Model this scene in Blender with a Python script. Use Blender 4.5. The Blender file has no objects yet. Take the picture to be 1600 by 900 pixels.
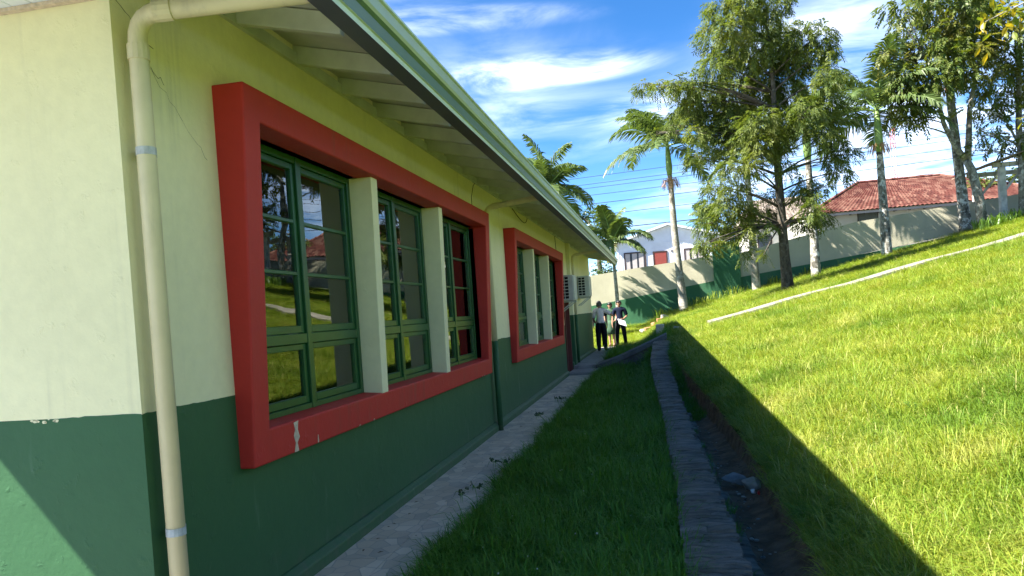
import bpy, bmesh, math, random
import numpy as np
from mathutils import Vector, Matrix, noise

random.seed(11); rng = np.random.default_rng(11)
sc = bpy.context.scene
COL = sc.collection
R = math.radians

# ------------------------------------------------------------------ camera
def set_camera():
    cam = bpy.data.cameras.new('camera'); co = bpy.data.objects.new('camera', cam); COL.objects.link(co)
    cam.sensor_width = 36.0; cam.lens = 27.0; cam.shift_y = 70/1600
    cam.clip_start = 0.05; cam.clip_end = 2000
    p, y, r = R(-1.3012), R(-10.9575), R(3.9)
    fw = Vector((math.sin(y)*math.cos(p), math.cos(y)*math.cos(p), math.sin(p)))
    r0 = Vector((math.cos(y), -math.sin(y), 0)); u0 = r0.cross(fw)
    right = r0*math.cos(r) - u0*math.sin(r); up = r0*math.sin(r) + u0*math.cos(r)
    m = Matrix((right, up, -fw)).transposed().to_4x4(); m.translation = Vector((0, 0, 1.6))
    co.matrix_world = m
    sc.camera = co
set_camera()

# ------------------------------------------------------------------ light
SUN_DIR = Vector((1, 0.40, -1.21)).normalized()
EXPOSURE = 2.46
sl = bpy.data.lights.new('sun', 'SUN'); so = bpy.data.objects.new('sun', sl); COL.objects.link(so)
sl.energy = 4.3; sl.angle = R(0.5); sl.color = (1.0, 0.955, 0.87)
so.rotation_euler = SUN_DIR.to_track_quat('-Z', 'Y').to_euler(); so.location = (-10, -4, 12)
sc.view_settings.view_transform = 'Standard'; sc.view_settings.look = 'None'
sc.view_settings.exposure = EXPOSURE; sc.view_settings.gamma = 1.0; sc.view_settings.use_curve_mapping = False

def set_world():
    w = bpy.data.worlds.new('World'); sc.world = w; w.use_nodes = True
    nt = w.node_tree; N = nt.nodes; L = nt.links; N.clear()
    out = N.new('ShaderNodeOutputWorld'); bg = N.new('ShaderNodeBackground'); bg.inputs['Strength'].default_value = 0.10
    sky = N.new('ShaderNodeTexSky'); sky.sky_type = 'NISHITA'; sky.sun_disc = False
    sky.sun_elevation = math.asin(-SUN_DIR.z); sky.sun_rotation = math.atan2(-SUN_DIR.x, -SUN_DIR.y)
    sky.air_density = 0.55; sky.dust_density = 0.0; sky.ozone_density = 2.2; sky.altitude = 100
    hs = N.new('ShaderNodeHueSaturation'); hs.inputs['Saturation'].default_value = 1.27; hs.inputs['Value'].default_value = 0.60
    L.new(sky.outputs[0], hs.inputs['Color'])
    tc = N.new('ShaderNodeTexCoord'); sp = N.new('ShaderNodeSeparateXYZ'); L.new(tc.outputs['Generated'], sp.inputs[0])
    def mth(op, a, b=None, c=None, clamp=False):
        n = N.new('ShaderNodeMath'); n.operation = op; n.use_clamp = clamp
        for i, v in enumerate((a, b, c)):
            if v is None: continue
            if hasattr(v, 'links'): L.new(v, n.inputs[i])
            else: n.inputs[i].default_value = v
        return n.outputs[0]
    # the cloud layer is flat: look it up where the view direction pierces it
    zz = mth('MAXIMUM', mth('ADD', sp.outputs[2], 0.06), 0.02)
    u = mth('DIVIDE', sp.outputs[0], zz); v = mth('DIVIDE', sp.outputs[1], zz)
    cb = N.new('ShaderNodeCombineXYZ'); L.new(u, cb.inputs[0]); L.new(v, cb.inputs[1])
    def nz(scale, det, rough, rot, sx, sy, dist=0.0, off=0.0):
        mp = N.new('ShaderNodeMapping'); mp.inputs['Rotation'].default_value = (0, 0, rot); mp.inputs['Scale'].default_value = (sx, sy, 1)
        mp.inputs['Location'].default_value = (off, off*0.7, 0)
        L.new(cb.outputs[0], mp.inputs[0])
        n = N.new('ShaderNodeTexNoise'); n.inputs['Scale'].default_value = scale; n.inputs['Detail'].default_value = det
        n.inputs['Roughness'].default_value = rough; n.inputs['Distortion'].default_value = dist
        L.new(mp.outputs[0], n.inputs['Vector']); return n.outputs['Fac']
    def mr(x, a, b, c=0.0, d=1.0):
        n = N.new('ShaderNodeMapRange'); n.interpolation_type = 'SMOOTHSTEP'; L.new(x, n.inputs[0])
        for i, q in enumerate((a, b, c, d)): n.inputs[i+1].default_value = q
        return n.outputs[0]
    fine = nz(1.9, 8, 0.60, 0.35, 1.0, 1.25, 0.5); broad = nz(0.30, 4, 0.5, 0.35, 1.0, 0.55, 0.3, 18.4)
    def blob(cx, cy, a, b, rot):                       # one drifting cloud of the layer: centre, half lengths, heading
        dx = mth('SUBTRACT', u, cx); dy = mth('SUBTRACT', v, cy)
        c, s = math.cos(rot), math.sin(rot)
        p = mth('DIVIDE', mth('ADD', mth('MULTIPLY', dx, c), mth('MULTIPLY', dy, s)), a)
        q = mth('DIVIDE', mth('SUBTRACT', mth('MULTIPLY', dy, c), mth('MULTIPLY', dx, s)), b)
        return mr(mth('ADD', mth('MULTIPLY', p, p), mth('MULTIPLY', q, q)), 1.0, 0.0)
    B = None
    for a in CLOUDS:
        b_ = mth('MULTIPLY', blob(*a[:5]), a[5]); B = b_ if B is None else mth('MAXIMUM', B, b_)
    dens = mth('ADD', mth('MULTIPLY', B, mr(fine, 0.36, 0.82)), mth('MULTIPLY', mth('MULTIPLY', mr(broad, 0.40, 0.63), mr(fine, 0.30, 0.70)), 0.75), clamp=True)
    low = mth('MULTIPLY', mr(sp.outputs[2], 0.235, 0.05), mr(nz(0.9, 7, 0.6, 0.2, 0.8, 0.35, 0.5, 2.0), 0.33, 0.62))
    dens = mth('MAXIMUM', dens, mth('MULTIPLY', low, 0.04))
    dens = mth('MULTIPLY', dens, mr(sp.outputs[2], 0.04, 0.36, 0.22, 1.0))  # cover thinned low down; the bright cloud overhead is added fill for the shade
    mix = N.new('ShaderNodeMixRGB'); L.new(dens, mix.inputs[0]); L.new(hs.outputs[0], mix.inputs[1]); mix.inputs[2].default_value = (11.6, 11.6, 11.7, 1)
    L.new(mix.outputs[0], bg.inputs['Color']); L.new(bg.outputs[0], out.inputs[0])
# centre (u, v), half lengths along/across, heading, density
CLOUDS = [(-0.36, 2.66, 0.50, 0.20, 0.05, 0.46), (-0.62, 2.14, 0.60, 0.12, 0.22, 0.26), (-0.25, 2.05, 0.45, 0.06, 0.3, 0.25),
          (0.2, 3.3, 0.9, 0.25, 0.2, 0.25), (3.0, 2.0, 0.8, 0.4, 0.6, 0.7), (-3.0, -1.0, 1.2, 0.5, 0.4, 0.7), (1.0, -2.5, 1.0, 0.5, 0.2, 0.7)]
set_world()

# ------------------------------------------------------------------ helpers
class MB:
    """collects faces; obj() links them as ONE mesh object"""
    def __init__(s): s.v = []; s.f = []; s.m = []
    def add(s, vs, fs, mi=0):
        o = len(s.v); s.v += [tuple(map(float, v)) for v in vs]; s.f += [tuple(i+o for i in f) for f in fs]; s.m += [mi]*len(fs); return s
    def quad(s, a, b, c, d, mi=0): return s.add([a, b, c, d], [(0, 1, 2, 3)], mi)
    def poly(s, pts, mi=0): return s.add(pts, [tuple(range(len(pts)))], mi)
    def box(s, x0, x1, y0, y1, z0, z1, mi=0):
        vs = [(x, y, z) for x in (x0, x1) for y in (y0, y1) for z in (z0, z1)]
        return s.add(vs, [(0, 1, 3, 2), (4, 6, 7, 5), (0, 4, 5, 1), (2, 3, 7, 6), (0, 2, 6, 4), (1, 5, 7, 3)], mi)
    def beam(s, a, b, w, h, up=(0, 0, 1), mi=0):
        a = Vector(a); b = Vector(b); d = (b-a).normalized(); x = d.cross(Vector(up)).normalized()*w/2; u = x.cross(d).normalized()*h/2
        vs = [p+sx*x+su*u for p in (a, b) for sx, su in ((-1, -1), (1, -1), (1, 1), (-1, 1))]
        return s.add(vs, [(0, 3, 2, 1), (4, 5, 6, 7), (0, 1, 5, 4), (1, 2, 6, 5), (2, 3, 7, 6), (3, 0, 4, 7)], mi)
    def tube(s, pts, rad, n=8, mi=0, cap=True):
        pts = [Vector(p) for p in pts]; k = len(pts)
        if not hasattr(rad, '__len__'): rad = [rad]*k
        vs = []; x = None
        for i, p in enumerate(pts):
            d = (pts[min(i+1, k-1)]-pts[max(i-1, 0)]).normalized()
            if x is None: x = d.orthogonal().normalized()
            x = (x-d*x.dot(d)).normalized(); y = d.cross(x)
            for j in range(n):
                a = 2*math.pi*j/n; vs.append(p+(x*math.cos(a)+y*math.sin(a))*rad[i])
        fs = [(i*n+j, i*n+(j+1) % n, (i+1)*n+(j+1) % n, (i+1)*n+j) for i in range(k-1) for j in range(n)]
        if cap: fs += [tuple(range(n-1, -1, -1)), tuple((k-1)*n+j for j in range(n))]
        return s.add(vs, fs, mi)
    def ball(s, c, r, sub=1, mi=0, scale=(1, 1, 1), jit=0.0):
        bm = bmesh.new(); bmesh.ops.create_icosphere(bm, subdivisions=sub, radius=1)
        vs = [Vector(c)+Vector((v.co.x*scale[0], v.co.y*scale[1], v.co.z*scale[2]))*r*(1+jit*random.uniform(-1, 1)) for v in bm.verts]
        fs = [[v.index for v in f.verts] for f in bm.faces]; bm.free(); return s.add(vs, fs, mi)
    def obj(s, name, mats, parent=None, smooth=False, bevel=0.0, loc=(0, 0, 0), seg=1, angle=None):
        me = bpy.data.meshes.new(name)
        o_ = Vector(loc); me.from_pydata([(x-o_.x, y-o_.y, z-o_.z) for x, y, z in s.v], [], s.f)
        mats = mats if isinstance(mats, (list, tuple)) else [mats]
        for m in mats: me.materials.append(m)
        me.polygons.foreach_set('material_index', s.m)
        if smooth: me.polygons.foreach_set('use_smooth', [True]*len(s.f))
        me.update()
        return link(name, me, parent, loc, bevel, seg)
def link(name, me, parent=None, loc=(0, 0, 0), bevel=0.0, seg=1):
    o = bpy.data.objects.new(name, me); COL.objects.link(o)
    o.location = Vector(loc)
    if parent is not None: o.parent = parent; o.location = Vector(loc)-world_loc(parent)
    if bevel:
        b = o.modifiers.new('bevel', 'BEVEL'); b.width = bevel; b.segments = seg; b.limit_method = 'ANGLE'; b.angle_limit = R(30)
    return o
def world_loc(o):
    v = Vector((0, 0, 0))
    while o is not None: v += o.location; o = o.parent
    return v
def tag(o, label=None, cat=None, group=None, kind=None):
    for k, v in (('label', label), ('category', cat), ('group', group), ('kind', kind)):
        if v: o[k] = v
    return o
def thing(name, label, cat, loc=(0, 0, 0), group=None):
    o = bpy.data.objects.new(name, None); COL.objects.link(o); o.location = loc; o.empty_display_size = 0.2
    return tag(o, label, cat, group)
def fast_mesh(name, V, F, mat, smooth=False):
    """numpy verts (n,3), faces (m,k) -> mesh"""
    me = bpy.data.meshes.new(name); V = np.asarray(V, np.float32); F = np.asarray(F, np.int32); k = F.shape[1]
    me.vertices.add(len(V)); me.vertices.foreach_set('co', V.ravel())
    me.loops.add(F.size); me.loops.foreach_set('vertex_index', F.ravel())
    me.polygons.add(len(F)); me.polygons.foreach_set('loop_start', np.arange(0, F.size, k, dtype=np.int32))
    try: me.polygons.foreach_set('loop_total', np.full(len(F), k, np.int32))
    except Exception: pass
    if smooth: me.polygons.foreach_set('use_smooth', np.ones(len(F), bool))
    for m in (mat if isinstance(mat, (list, tuple)) else [mat]): me.materials.append(m)
    me.update(calc_edges=True); me.validate(); return me

# ------------------------------------------------------------------ materials
class Mat:
    def __init__(s, name, color, rough=0.7, spec=0.3):
        s.m = bpy.data.materials.new(name); s.m.use_nodes = True; s.nt = s.m.node_tree; s.N = s.nt.nodes; s.L = s.nt.links
        s.b = s.N['Principled BSDF']; s.b.inputs['Base Color'].default_value = (*color, 1); s.b.inputs['Roughness'].default_value = rough
        s.b.inputs['Specular IOR Level'].default_value = spec
        s.col = None; s.base = (*color, 1); s.h = None
    def pos(s, scale=(1, 1, 1), rot=(0, 0, 0), obj=False):
        if obj: src = s.N.new('ShaderNodeTexCoord').outputs['Object']
        else: src = s.N.new('ShaderNodeNewGeometry').outputs['Position']
        mp = s.N.new('ShaderNodeMapping'); mp.inputs['Scale'].default_value = scale; mp.inputs['Rotation'].default_value = rot
        s.L.new(src, mp.inputs[0]); return mp.outputs[0]
    def noise(s, scale, det=4, rough=0.55, stretch=(1, 1, 1), obj=False, dist=0.0):
        n = s.N.new('ShaderNodeTexNoise'); n.inputs['Scale'].default_value = scale; n.inputs['Detail'].default_value = det
        n.inputs['Roughness'].default_value = rough; n.inputs['Distortion'].default_value = dist
        s.L.new(s.pos(stretch, obj=obj), n.inputs['Vector']); return n.outputs['Fac']
    def ramp(s, x, a, b, c=0.0, d=1.0, smooth=True):
        n = s.N.new('ShaderNodeMapRange'); n.interpolation_type = 'SMOOTHSTEP' if smooth else 'LINEAR'; s.L.new(x, n.inputs[0])
        for i, q in enumerate((a, b, c, d)): n.inputs[i+1].default_value = q
        return n.outputs[0]
    def mathn(s, op, a, b):
        n = s.N.new('ShaderNodeMath'); n.operation = op
        for i, v in enumerate((a, b)):
            if hasattr(v, 'links'): s.L.new(v, n.inputs[i])
            else: n.inputs[i].default_value = v
        return n.outputs[0]
    def mix(s, fac, color, mode='MIX'):
        n = s.N.new('ShaderNodeMixRGB'); n.blend_type = mode
        if hasattr(fac, 'links'): s.L.new(fac, n.inputs[0])
        else: n.inputs[0].default_value = fac
        if s.col is None: n.inputs[1].default_value = s.base
        else: s.L.new(s.col, n.inputs[1])
        if hasattr(color, 'links'): s.L.new(color, n.inputs[2])
        else: n.inputs[2].default_value = (*color, 1)
        s.col = n.outputs[0]; s.L.new(s.col, s.b.inputs['Base Color']); return s
    def vary(s, scale, amt, **k):
        """soft lighter and darker mottling by +-amt"""
        x = s.noise(scale, **k); f = s.ramp(x, 0.25, 0.75, 1-amt, 1+amt)
        cb = s.N.new('ShaderNodeCombineXYZ')
        for i in range(3): s.L.new(f, cb.inputs[i])
        return s.mix(1.0, cb.outputs[0], 'MULTIPLY')
    def vary_random(s, a, b, island=False):
        if island: r = s.N.new('ShaderNodeNewGeometry').outputs['Random Per Island']
        else: r = s.N.new('ShaderNodeObjectInfo').outputs['Random']
        return s.mix(s.ramp(r, 0, 1, a, b, False), s.alt)
    def bump(s, x, dist, strength=1.0):
        n = s.N.new('ShaderNodeBump'); n.inputs['Distance'].default_value = dist; n.inputs['Strength'].default_value = strength
        s.L.new(x, n.inputs['Height'])
        if s.h is not None: s.L.new(s.h, n.inputs['Normal'])
        s.h = n.outputs[0]; s.L.new(s.h, s.b.inputs['Normal']); return s
    def rnd(s, island=True):
        return s.N.new('ShaderNodeNewGeometry').outputs['Random Per Island'] if island else s.N.new('ShaderNodeObjectInfo').outputs['Random']
    def translucent(s, color, fac):
        """leaf: part of the light goes through"""
        t = s.N.new('ShaderNodeBsdfTranslucent'); mx = s.N.new('ShaderNodeMixShader'); mx.inputs[0].default_value = fac
        if s.col is not None:
            g = s.N.new('ShaderNodeMixRGB'); g.blend_type = 'MULTIPLY'; g.inputs[0].default_value = 1; s.L.new(s.col, g.inputs[1]); g.inputs[2].default_value = (*color, 1)
            s.L.new(g.outputs[0], t.inputs['Color'])
        else: t.inputs['Color'].default_value = tuple(a*b for a, b in zip(s.base, (*color, 1)))
        s.L.new(s.b.outputs[0], mx.inputs[1]); s.L.new(t.outputs[0], mx.inputs[2])
        s.L.new(mx.outputs[0], s.N['Material Output'].inputs['Surface']); return s

def plaster(name, c, stain, bump=0.004, scuff=None, splash=None, drip=None):
    m = Mat(name, c, 0.62, 0.35)
    m.vary(0.9, 0.05, det=6).vary(14, 0.03)
    if stain: m.mix(m.mathn('MULTIPLY', m.ramp(m.noise(1.3, 7, 0.65, (1, 1, 0.35)), 0.56, 0.74), 0.35), stain)
    if scuff:
        k = m.mathn('MULTIPLY', m.ramp(m.noise(9, 3, 0.6, (1, 1, 0.16)), 0.64, 0.72), m.ramp(m.noise(1.1, 2), 0.45, 0.65))
        m.mix(m.mathn('MULTIPLY', k, 0.5), scuff)
    if splash:                                         # mud splashed up from the pavement
        z = m.N.new('ShaderNodeSeparateXYZ'); m.L.new(m.pos(), z.inputs[0])
        m.mix(m.mathn('MULTIPLY', m.ramp(m.mathn('ADD', z.outputs[2], m.mathn('MULTIPLY', m.noise(3.5, 6, 0.7), 0.45)), 0.50, 0.12, 0, 0.55), m.ramp(m.noise(9, 6, 0.7), 0.35, 0.65)), splash)
    if drip:                                           # faint rain streaks running down the paint
        m.mix(m.mathn('MULTIPLY', m.ramp(m.noise(7, 4, 0.6, (1, 1, 0.05)), 0.54, 0.72), m.ramp(m.noise(0.8, 3), 0.4, 0.65, 0, 0.45)), drip)
    m.bump(m.noise(1.6, 3), 0.02, 0.5).bump(m.noise(26, 5, 0.6), bump, 0.5)
    m.bump(m.ramp(m.noise(8, 5, 0.65), 0.58, 0.74), 0.008, 0.35).bump(m.noise(5, 3), 0.008, 0.35)
    return m.m
M = {}
M['cream'] = plaster('cream_wall_paint', (0.82, 0.755, 0.45), (0.64, 0.57, 0.32), drip=(0.50, 0.46, 0.30))
M['green_dado'] = plaster('dark_green_wall_paint', (0.030, 0.104, 0.037), (0.022, 0.070, 0.028), scuff=(0.16, 0.24, 0.17), splash=(0.10, 0.115, 0.075))
M['red'] = plaster('red_surround_paint', (0.48, 0.027, 0.020), (0.33, 0.026, 0.02), 0.004, drip=(0.24, 0.06, 0.04))
def simple(name, c, rough=0.6, spec=0.4, var=0.08, scale=6, bump=0.0, bscale=40):
    m = Mat(name, c, rough, spec)
    if var: m.vary(scale, var, det=5)
    if bump: m.bump(m.noise(bscale, 4), bump, 0.6)
    return m.m
M['frame_green'] = simple('green_window_paint', (0.012, 0.082, 0.020), 0.35, 0.5, 0.15, 8, 0.001, 60)
M['fin'] = plaster('cream_fin_paint', (0.76, 0.70, 0.43), (0.60, 0.55, 0.34), 0.002)
M['rafter'] = simple('pale_green_timber_paint', (0.55, 0.57, 0.46), 0.6, 0.3, 0.12, 5, 0.002, 30)
M['sheet'] = simple('grey_fibre_cement', (0.58, 0.58, 0.52), 0.8, 0.2, 0.12, 3, 0.002, 50)
M['gutter'] = simple('pale_green_gutter_paint', (0.38, 0.46, 0.31), 0.35, 0.5, 0.06, 4)
M['gutter_dark'] = simple('dark_green_gutter_band', (0.075, 0.16, 0.10), 0.35, 0.5, 0.06, 4)
M['gutter_base'] = simple('slate_grey_metal', (0.060, 0.068, 0.080), 0.45, 0.5, 0.1, 4)
M['galv'] = simple('galvanised_steel', (0.46, 0.475, 0.46), 0.45, 0.5, 0.2, 30)
m = Mat('cream_pvc', (0.66, 0.58, 0.36), 0.42, 0.4); m.vary(5, 0.07, det=5).mix(m.mathn('MULTIPLY', m.ramp(m.noise(6, 6, 0.7, (1, 1, 0.15)), 0.52, 0.70), 0.45), (0.38, 0.33, 0.22)).bump(m.noise(30, 3), 0.001); M['pvc'] = m.m
M['white_pvc'] = simple('white_pvc_lining', (0.70, 0.74, 0.78), 0.3, 0.5, 0.04, 5)
M['dark'] = simple('dark_joint', (0.045, 0.04, 0.03), 0.9, 0.1)
M['plaster_raw'] = simple('bare_plaster', (0.58, 0.46, 0.34), 0.9, 0.1, 0.2, 40)
M['room'] = simple('room_paint', (0.62, 0.60, 0.52), 0.8, 0.2)
M['floor'] = simple('room_floor', (0.30, 0.24, 0.17), 0.5, 0.4)
M['maroon'] = simple('maroon_paint', (0.14, 0.030, 0.022), 0.45, 0.4, 0.15, 6)
M['trunk_grey'] = None
def bark(name, c, c2, patch=(0.55, 0.54, 0.48), amt=0.5, ring=0.0):
    m = Mat(name, c, 0.9, 0.15)
    m.mix(m.ramp(m.noise(6, 6, 0.65, (1, 1, 0.5)), 0.4, 0.66), c2)
    m.mix(m.mathn('MULTIPLY', m.ramp(m.noise(5, 5, 0.7), 0.50, 0.62), amt), patch)
    if ring: m.bump(m.noise(ring, 2, 0.5, (0.08, 0.08, 1)), 0.02, 0.8).mix(m.mathn('MULTIPLY', m.ramp(m.noise(ring, 2, 0.5, (0.08, 0.08, 1)), 0.52, 0.66), 0.5), c2)
    m.bump(m.noise(22, 5, 0.65), 0.02, 0.8); return m.m
M['palm_bark'] = bark('palm_bark', (0.34, 0.31, 0.25), (0.17, 0.15, 0.12), (0.58, 0.56, 0.50), 0.55, 9)
M['palm_bark_low'] = bark('lichened_palm_bark', (0.26, 0.24, 0.20), (0.06, 0.055, 0.045), (0.66, 0.65, 0.60), 0.9, 5)
M['bark'] = bark('rough_brown_bark', (0.085, 0.07, 0.052), (0.035, 0.03, 0.023), (0.20, 0.19, 0.165), 0.35)
M['bark_pale'] = bark('pale_lichened_bark', (0.26, 0.24, 0.20), (0.09, 0.08, 0.065), (0.56, 0.55, 0.50), 0.6)
M['shaft'] = simple('palm_crownshaft', (0.22, 0.33, 0.10), 0.45, 0.4, 0.2, 5)
def leafmat(name, c, alt, trans=0.35, tcol=(1.5, 1.5, 0.6), rough=0.45, island=True, spec=0.35, patch=None, patch2=None):
    m = Mat(name, c, rough, spec)
    m.mix(m.ramp(m.rnd(island), 0.0, 1.0, 0, 1, False), alt)
    if patch: m.mix(m.mathn('MULTIPLY', m.ramp(m.noise(0.55, 3), 0.48, 0.66), 0.7), patch)
    if patch2: m.mix(m.mathn('MULTIPLY', m.ramp(m.noise(1.3, 5, 0.65), 0.52, 0.68), 0.75), patch2)
    m.translucent(tcol, trans); return m.m
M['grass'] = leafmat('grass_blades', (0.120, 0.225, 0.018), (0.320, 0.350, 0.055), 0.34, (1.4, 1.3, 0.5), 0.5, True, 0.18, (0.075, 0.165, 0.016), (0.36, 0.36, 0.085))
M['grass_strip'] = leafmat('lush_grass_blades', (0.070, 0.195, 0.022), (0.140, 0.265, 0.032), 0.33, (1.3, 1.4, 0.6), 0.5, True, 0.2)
M['grass_dry'] = leafmat('dry_grass_blades', (0.46, 0.42, 0.16), (0.34, 0.36, 0.09), 0.3, (1.2, 1.1, 0.7), 0.6, True, 0.2)
M['leaf_big'] = leafmat('feathery_leaves', (0.056, 0.092, 0.024), (0.140, 0.168, 0.036), 0.34, (1.5, 1.55, 0.5), 0.5, True, 0.18, (0.135, 0.150, 0.030))
M['leaf_pin'] = leafmat('pinnate_leaves', (0.055, 0.100, 0.022), (0.120, 0.140, 0.030), 0.36, (1.7, 1.6, 0.5), 0.45, True, 0.25, (0.17, 0.155, 0.035))
M['leaf_near'] = leafmat('broad_yellowing_leaves', (0.100, 0.150, 0.018), (0.26, 0.20, 0.02), 0.4, (1.8, 1.6, 0.5), 0.4, False, 0.4)
M['leaf_dark'] = leafmat('dark_broad_leaves', (0.028, 0.062, 0.018), (0.060, 0.100, 0.022), 0.25, (1.5, 1.5, 0.6), 0.4, True, 0.4)
M['frond'] = leafmat('palm_leaflets', (0.060, 0.105, 0.032), (0.120, 0.160, 0.052), 0.30, (1.5, 1.5, 0.6), 0.38, True, 0.35)
M['frond_dead'] = leafmat('yellowed_palm_leaflets', (0.42, 0.38, 0.10), (0.34, 0.26, 0.08), 0.3, (1.2, 1.1, 0.6), 0.5, True, 0.3)
M['flower'] = leafmat('palm_flower_strands', (0.50, 0.30, 0.16), (0.40, 0.22, 0.12), 0.2, (1.1, 1, 0.8), 0.7, True, 0.2)
M['weed_leaf'] = leafmat('broad_weed_leaves', (0.045, 0.115, 0.022), (0.075, 0.150, 0.030), 0.25, (1.4, 1.4, 0.6), 0.45, True, 0.3)
M['lily'] = leafmat('strappy_leaves', (0.075, 0.150, 0.022), (0.130, 0.220, 0.035), 0.35, (1.5, 1.5, 0.55), 0.35, True, 0.5)

# foliage clumps of the trees: x, y, z, radius (metres)
BIG= [(2.84, 28.46, 12.03, 0.52),(3.6, 28.03, 12.05, 0.6),(4.58, 28.97, 12.05, 0.62),(2.5, 28.2, 11.45, 0.38),(3.21, 27.91, 11.18, 0.59),(4.21, 28.99, 11.36, 0.62),(5.17, 30.64, 11.58, 0.56),(2.47, 30.26, 11.48, 0.46),(3.19, 30.15, 11.15, 0.64),(3.76, 28.41, 10.39, 0.65),(4.7, 29.42, 10.43, 0.62),(5.4, 28.59, 10.52, 0.48),(6.01, 28.25, 10.48, 0.43),(5.7, 28.04, 10.82, 0.21),(2.53, 28.39, 9.98, 0.56),(3.54, 30.67, 10.36, 0.7),(4.42, 30.35, 10.06, 0.69),(5.33, 30.28, 10.09, 0.64),(6.08, 30.26, 10.29, 0.6),(6.2, 28.32, 9.93, 0.39),(1.74, 28.69, 9.53, 0.44),(2.41, 29.71, 9.46, 0.63),(3.3, 30.04, 9.25, 0.73),(4.27, 30.43, 9.19, 0.78),(5.15, 30.52, 9.22, 0.69),(6.14, 27.98, 8.96, 0.55),(1.59, 29.64, 9.06, 0.45),(2.28, 29.85, 8.61, 0.63),(3.06, 29.32, 8.15, 0.67),(3.8, 28.27, 7.73, 0.69),(4.81, 29.22, 7.93, 0.66),(5.36, 27.99, 7.93, 0.59),(6.68, 30.69, 8.73, 0.56),(-0.08, 30.47, 10.09, 0.3),(0.51, 29.45, 9.74, 0.31),(1.07, 28.66, 9.61, 0.33),(1.14, 30.61, 9.0, 0.28),(1.6, 29.53, 8.44, 0.31),(0.87, 30.52, 8.49, 0.23),(0.29, 30.41, 8.24, 0.18),(1.38, 29.33, 9.48, 0.36),(1.81, 29.02, 7.76, 0.44),(2.43, 29.62, 7.54, 0.58),(3.14, 29.08, 7.23, 0.57),(3.77, 28.22, 6.92, 0.51),(4.53, 28.68, 7.0, 0.48),(1.67, 30.3, 7.16, 0.37),(2.7, 27.84, 6.21, 0.42),(3.39, 27.85, 6.23, 0.38),(6.21, 29.7, 7.84, 0.45),(6.02, 28.6, 7.11, 0.39),(6.53, 29.41, 6.86, 0.45),(6.83, 29.21, 6.52, 0.35),(6.49, 28.8, 5.85, 0.31),(6.72, 30.89, 6.57, 0.28),(5.55, 28.33, 7.26, 0.3),(2.33, 29.02, 5.8, 0.44),(2.88, 28.35, 5.53, 0.47),(2.07, 29.72, 5.27, 0.36),(2.51, 28.58, 4.92, 0.48),(3.14, 28.84, 4.77, 0.48),(3.92, 30.09, 4.85, 0.37),(1.77, 28.73, 4.42, 0.35),(2.31, 29.49, 4.17, 0.4),(3.06, 30.59, 4.26, 0.46),(1.64, 28.02, 3.64, 0.28),(2.0, 27.9, 3.53, 0.21),(3.32, 28.43, 3.98, 0.3),(4.35, 30.15, 5.42, 0.32),(5.58, 29.67, 5.7, 0.36),(4.59, 28.46, 6.12, 0.3),(5.13, 28.76, 5.26, 0.35),(5.56, 28.27, 5.03, 0.3),(6.08, 29.17, 5.45, 0.22),(5.31, 27.84, 4.56, 0.34),(6.06, 29.93, 4.4, 0.3),(5.57, 30.57, 4.28, 0.28),(5.2, 30.76, 4.45, 0.19),(4.41, 30.05, 4.68, 0.18),(3.38, 30.77, 3.46, 0.23),(3.68, 27.76, 3.14, 0.15),(3.96, 28.62, 4.17, 0.2),(6.0, 30.79, 4.38, 0.23)]
PIN= [(10.48, 36.83, 11.27, 0.46),(10.6, 35.73, 11.74, 0.6),(11.65, 37.33, 13.11, 0.69),(12.15, 36.36, 13.53, 0.8),(13.26, 36.95, 13.87, 0.81),(10.28, 35.38, 10.05, 0.54),(10.79, 35.07, 10.44, 0.71),(11.63, 35.83, 11.51, 0.78),(12.1, 34.91, 11.94, 0.82),(13.11, 35.64, 12.45, 0.78),(11.22, 37.39, 9.77, 0.57),(11.23, 35.49, 9.7, 0.66),(11.59, 34.53, 10.18, 0.7),(12.38, 34.63, 10.76, 0.76),(13.19, 35.01, 11.3, 0.71),(10.66, 36.85, 9.42, 0.37),(11.03, 35.59, 8.8, 0.42),(11.61, 35.37, 9.22, 0.36),(12.82, 34.79, 10.23, 0.59),(13.13, 37.45, 10.55, 0.5),(13.88, 35.77, 12.26, 0.6),(13.32, 35.12, 13.03, 0.71),(9.78, 34.68, 11.38, 0.35),(10.66, 34.67, 13.1, 0.53),(10.23, 35.01, 13.42, 0.29),(14.58, 36.53, 13.11, 0.61),(11.96, 34.95, 13.81, 0.76),(13.28, 34.62, 13.62, 0.76),(11.53, 35.97, 8.83, 0.24),(10.59, 35.25, 8.5, 0.24)]
RGT= [(14.68, 37.79, 10.46, 0.65),(14.42, 35.52, 10.38, 0.67),(15.49, 36.58, 10.97, 0.75),(14.81, 37.21, 9.72, 0.64),(15.12, 36.26, 9.57, 0.68),(16.33, 37.77, 10.25, 0.71),(14.34, 36.44, 8.89, 0.44),(15.73, 35.83, 8.71, 0.61),(15.16, 36.27, 11.86, 0.75),(15.48, 35.3, 11.74, 0.79),(14.84, 36.3, 12.58, 0.62),(14.12, 35.85, 11.59, 0.49),(15.86, 37.51, 8.0, 0.39),(14.78, 37.36, 7.95, 0.38),(14.92, 36.5, 7.48, 0.31),(13.48, 35.28, 7.91, 0.3),(15.64, 35.86, 7.53, 0.49),(13.41, 35.83, 7.23, 0.25),(14.41, 35.74, 8.31, 0.37),(16.47, 35.8, 10.47, 0.92),(17.32, 37.46, 12.8, 0.96),(15.54, 35.57, 13.14, 0.85),(13.19, 35.33, 9.02, 0.36)]
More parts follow.
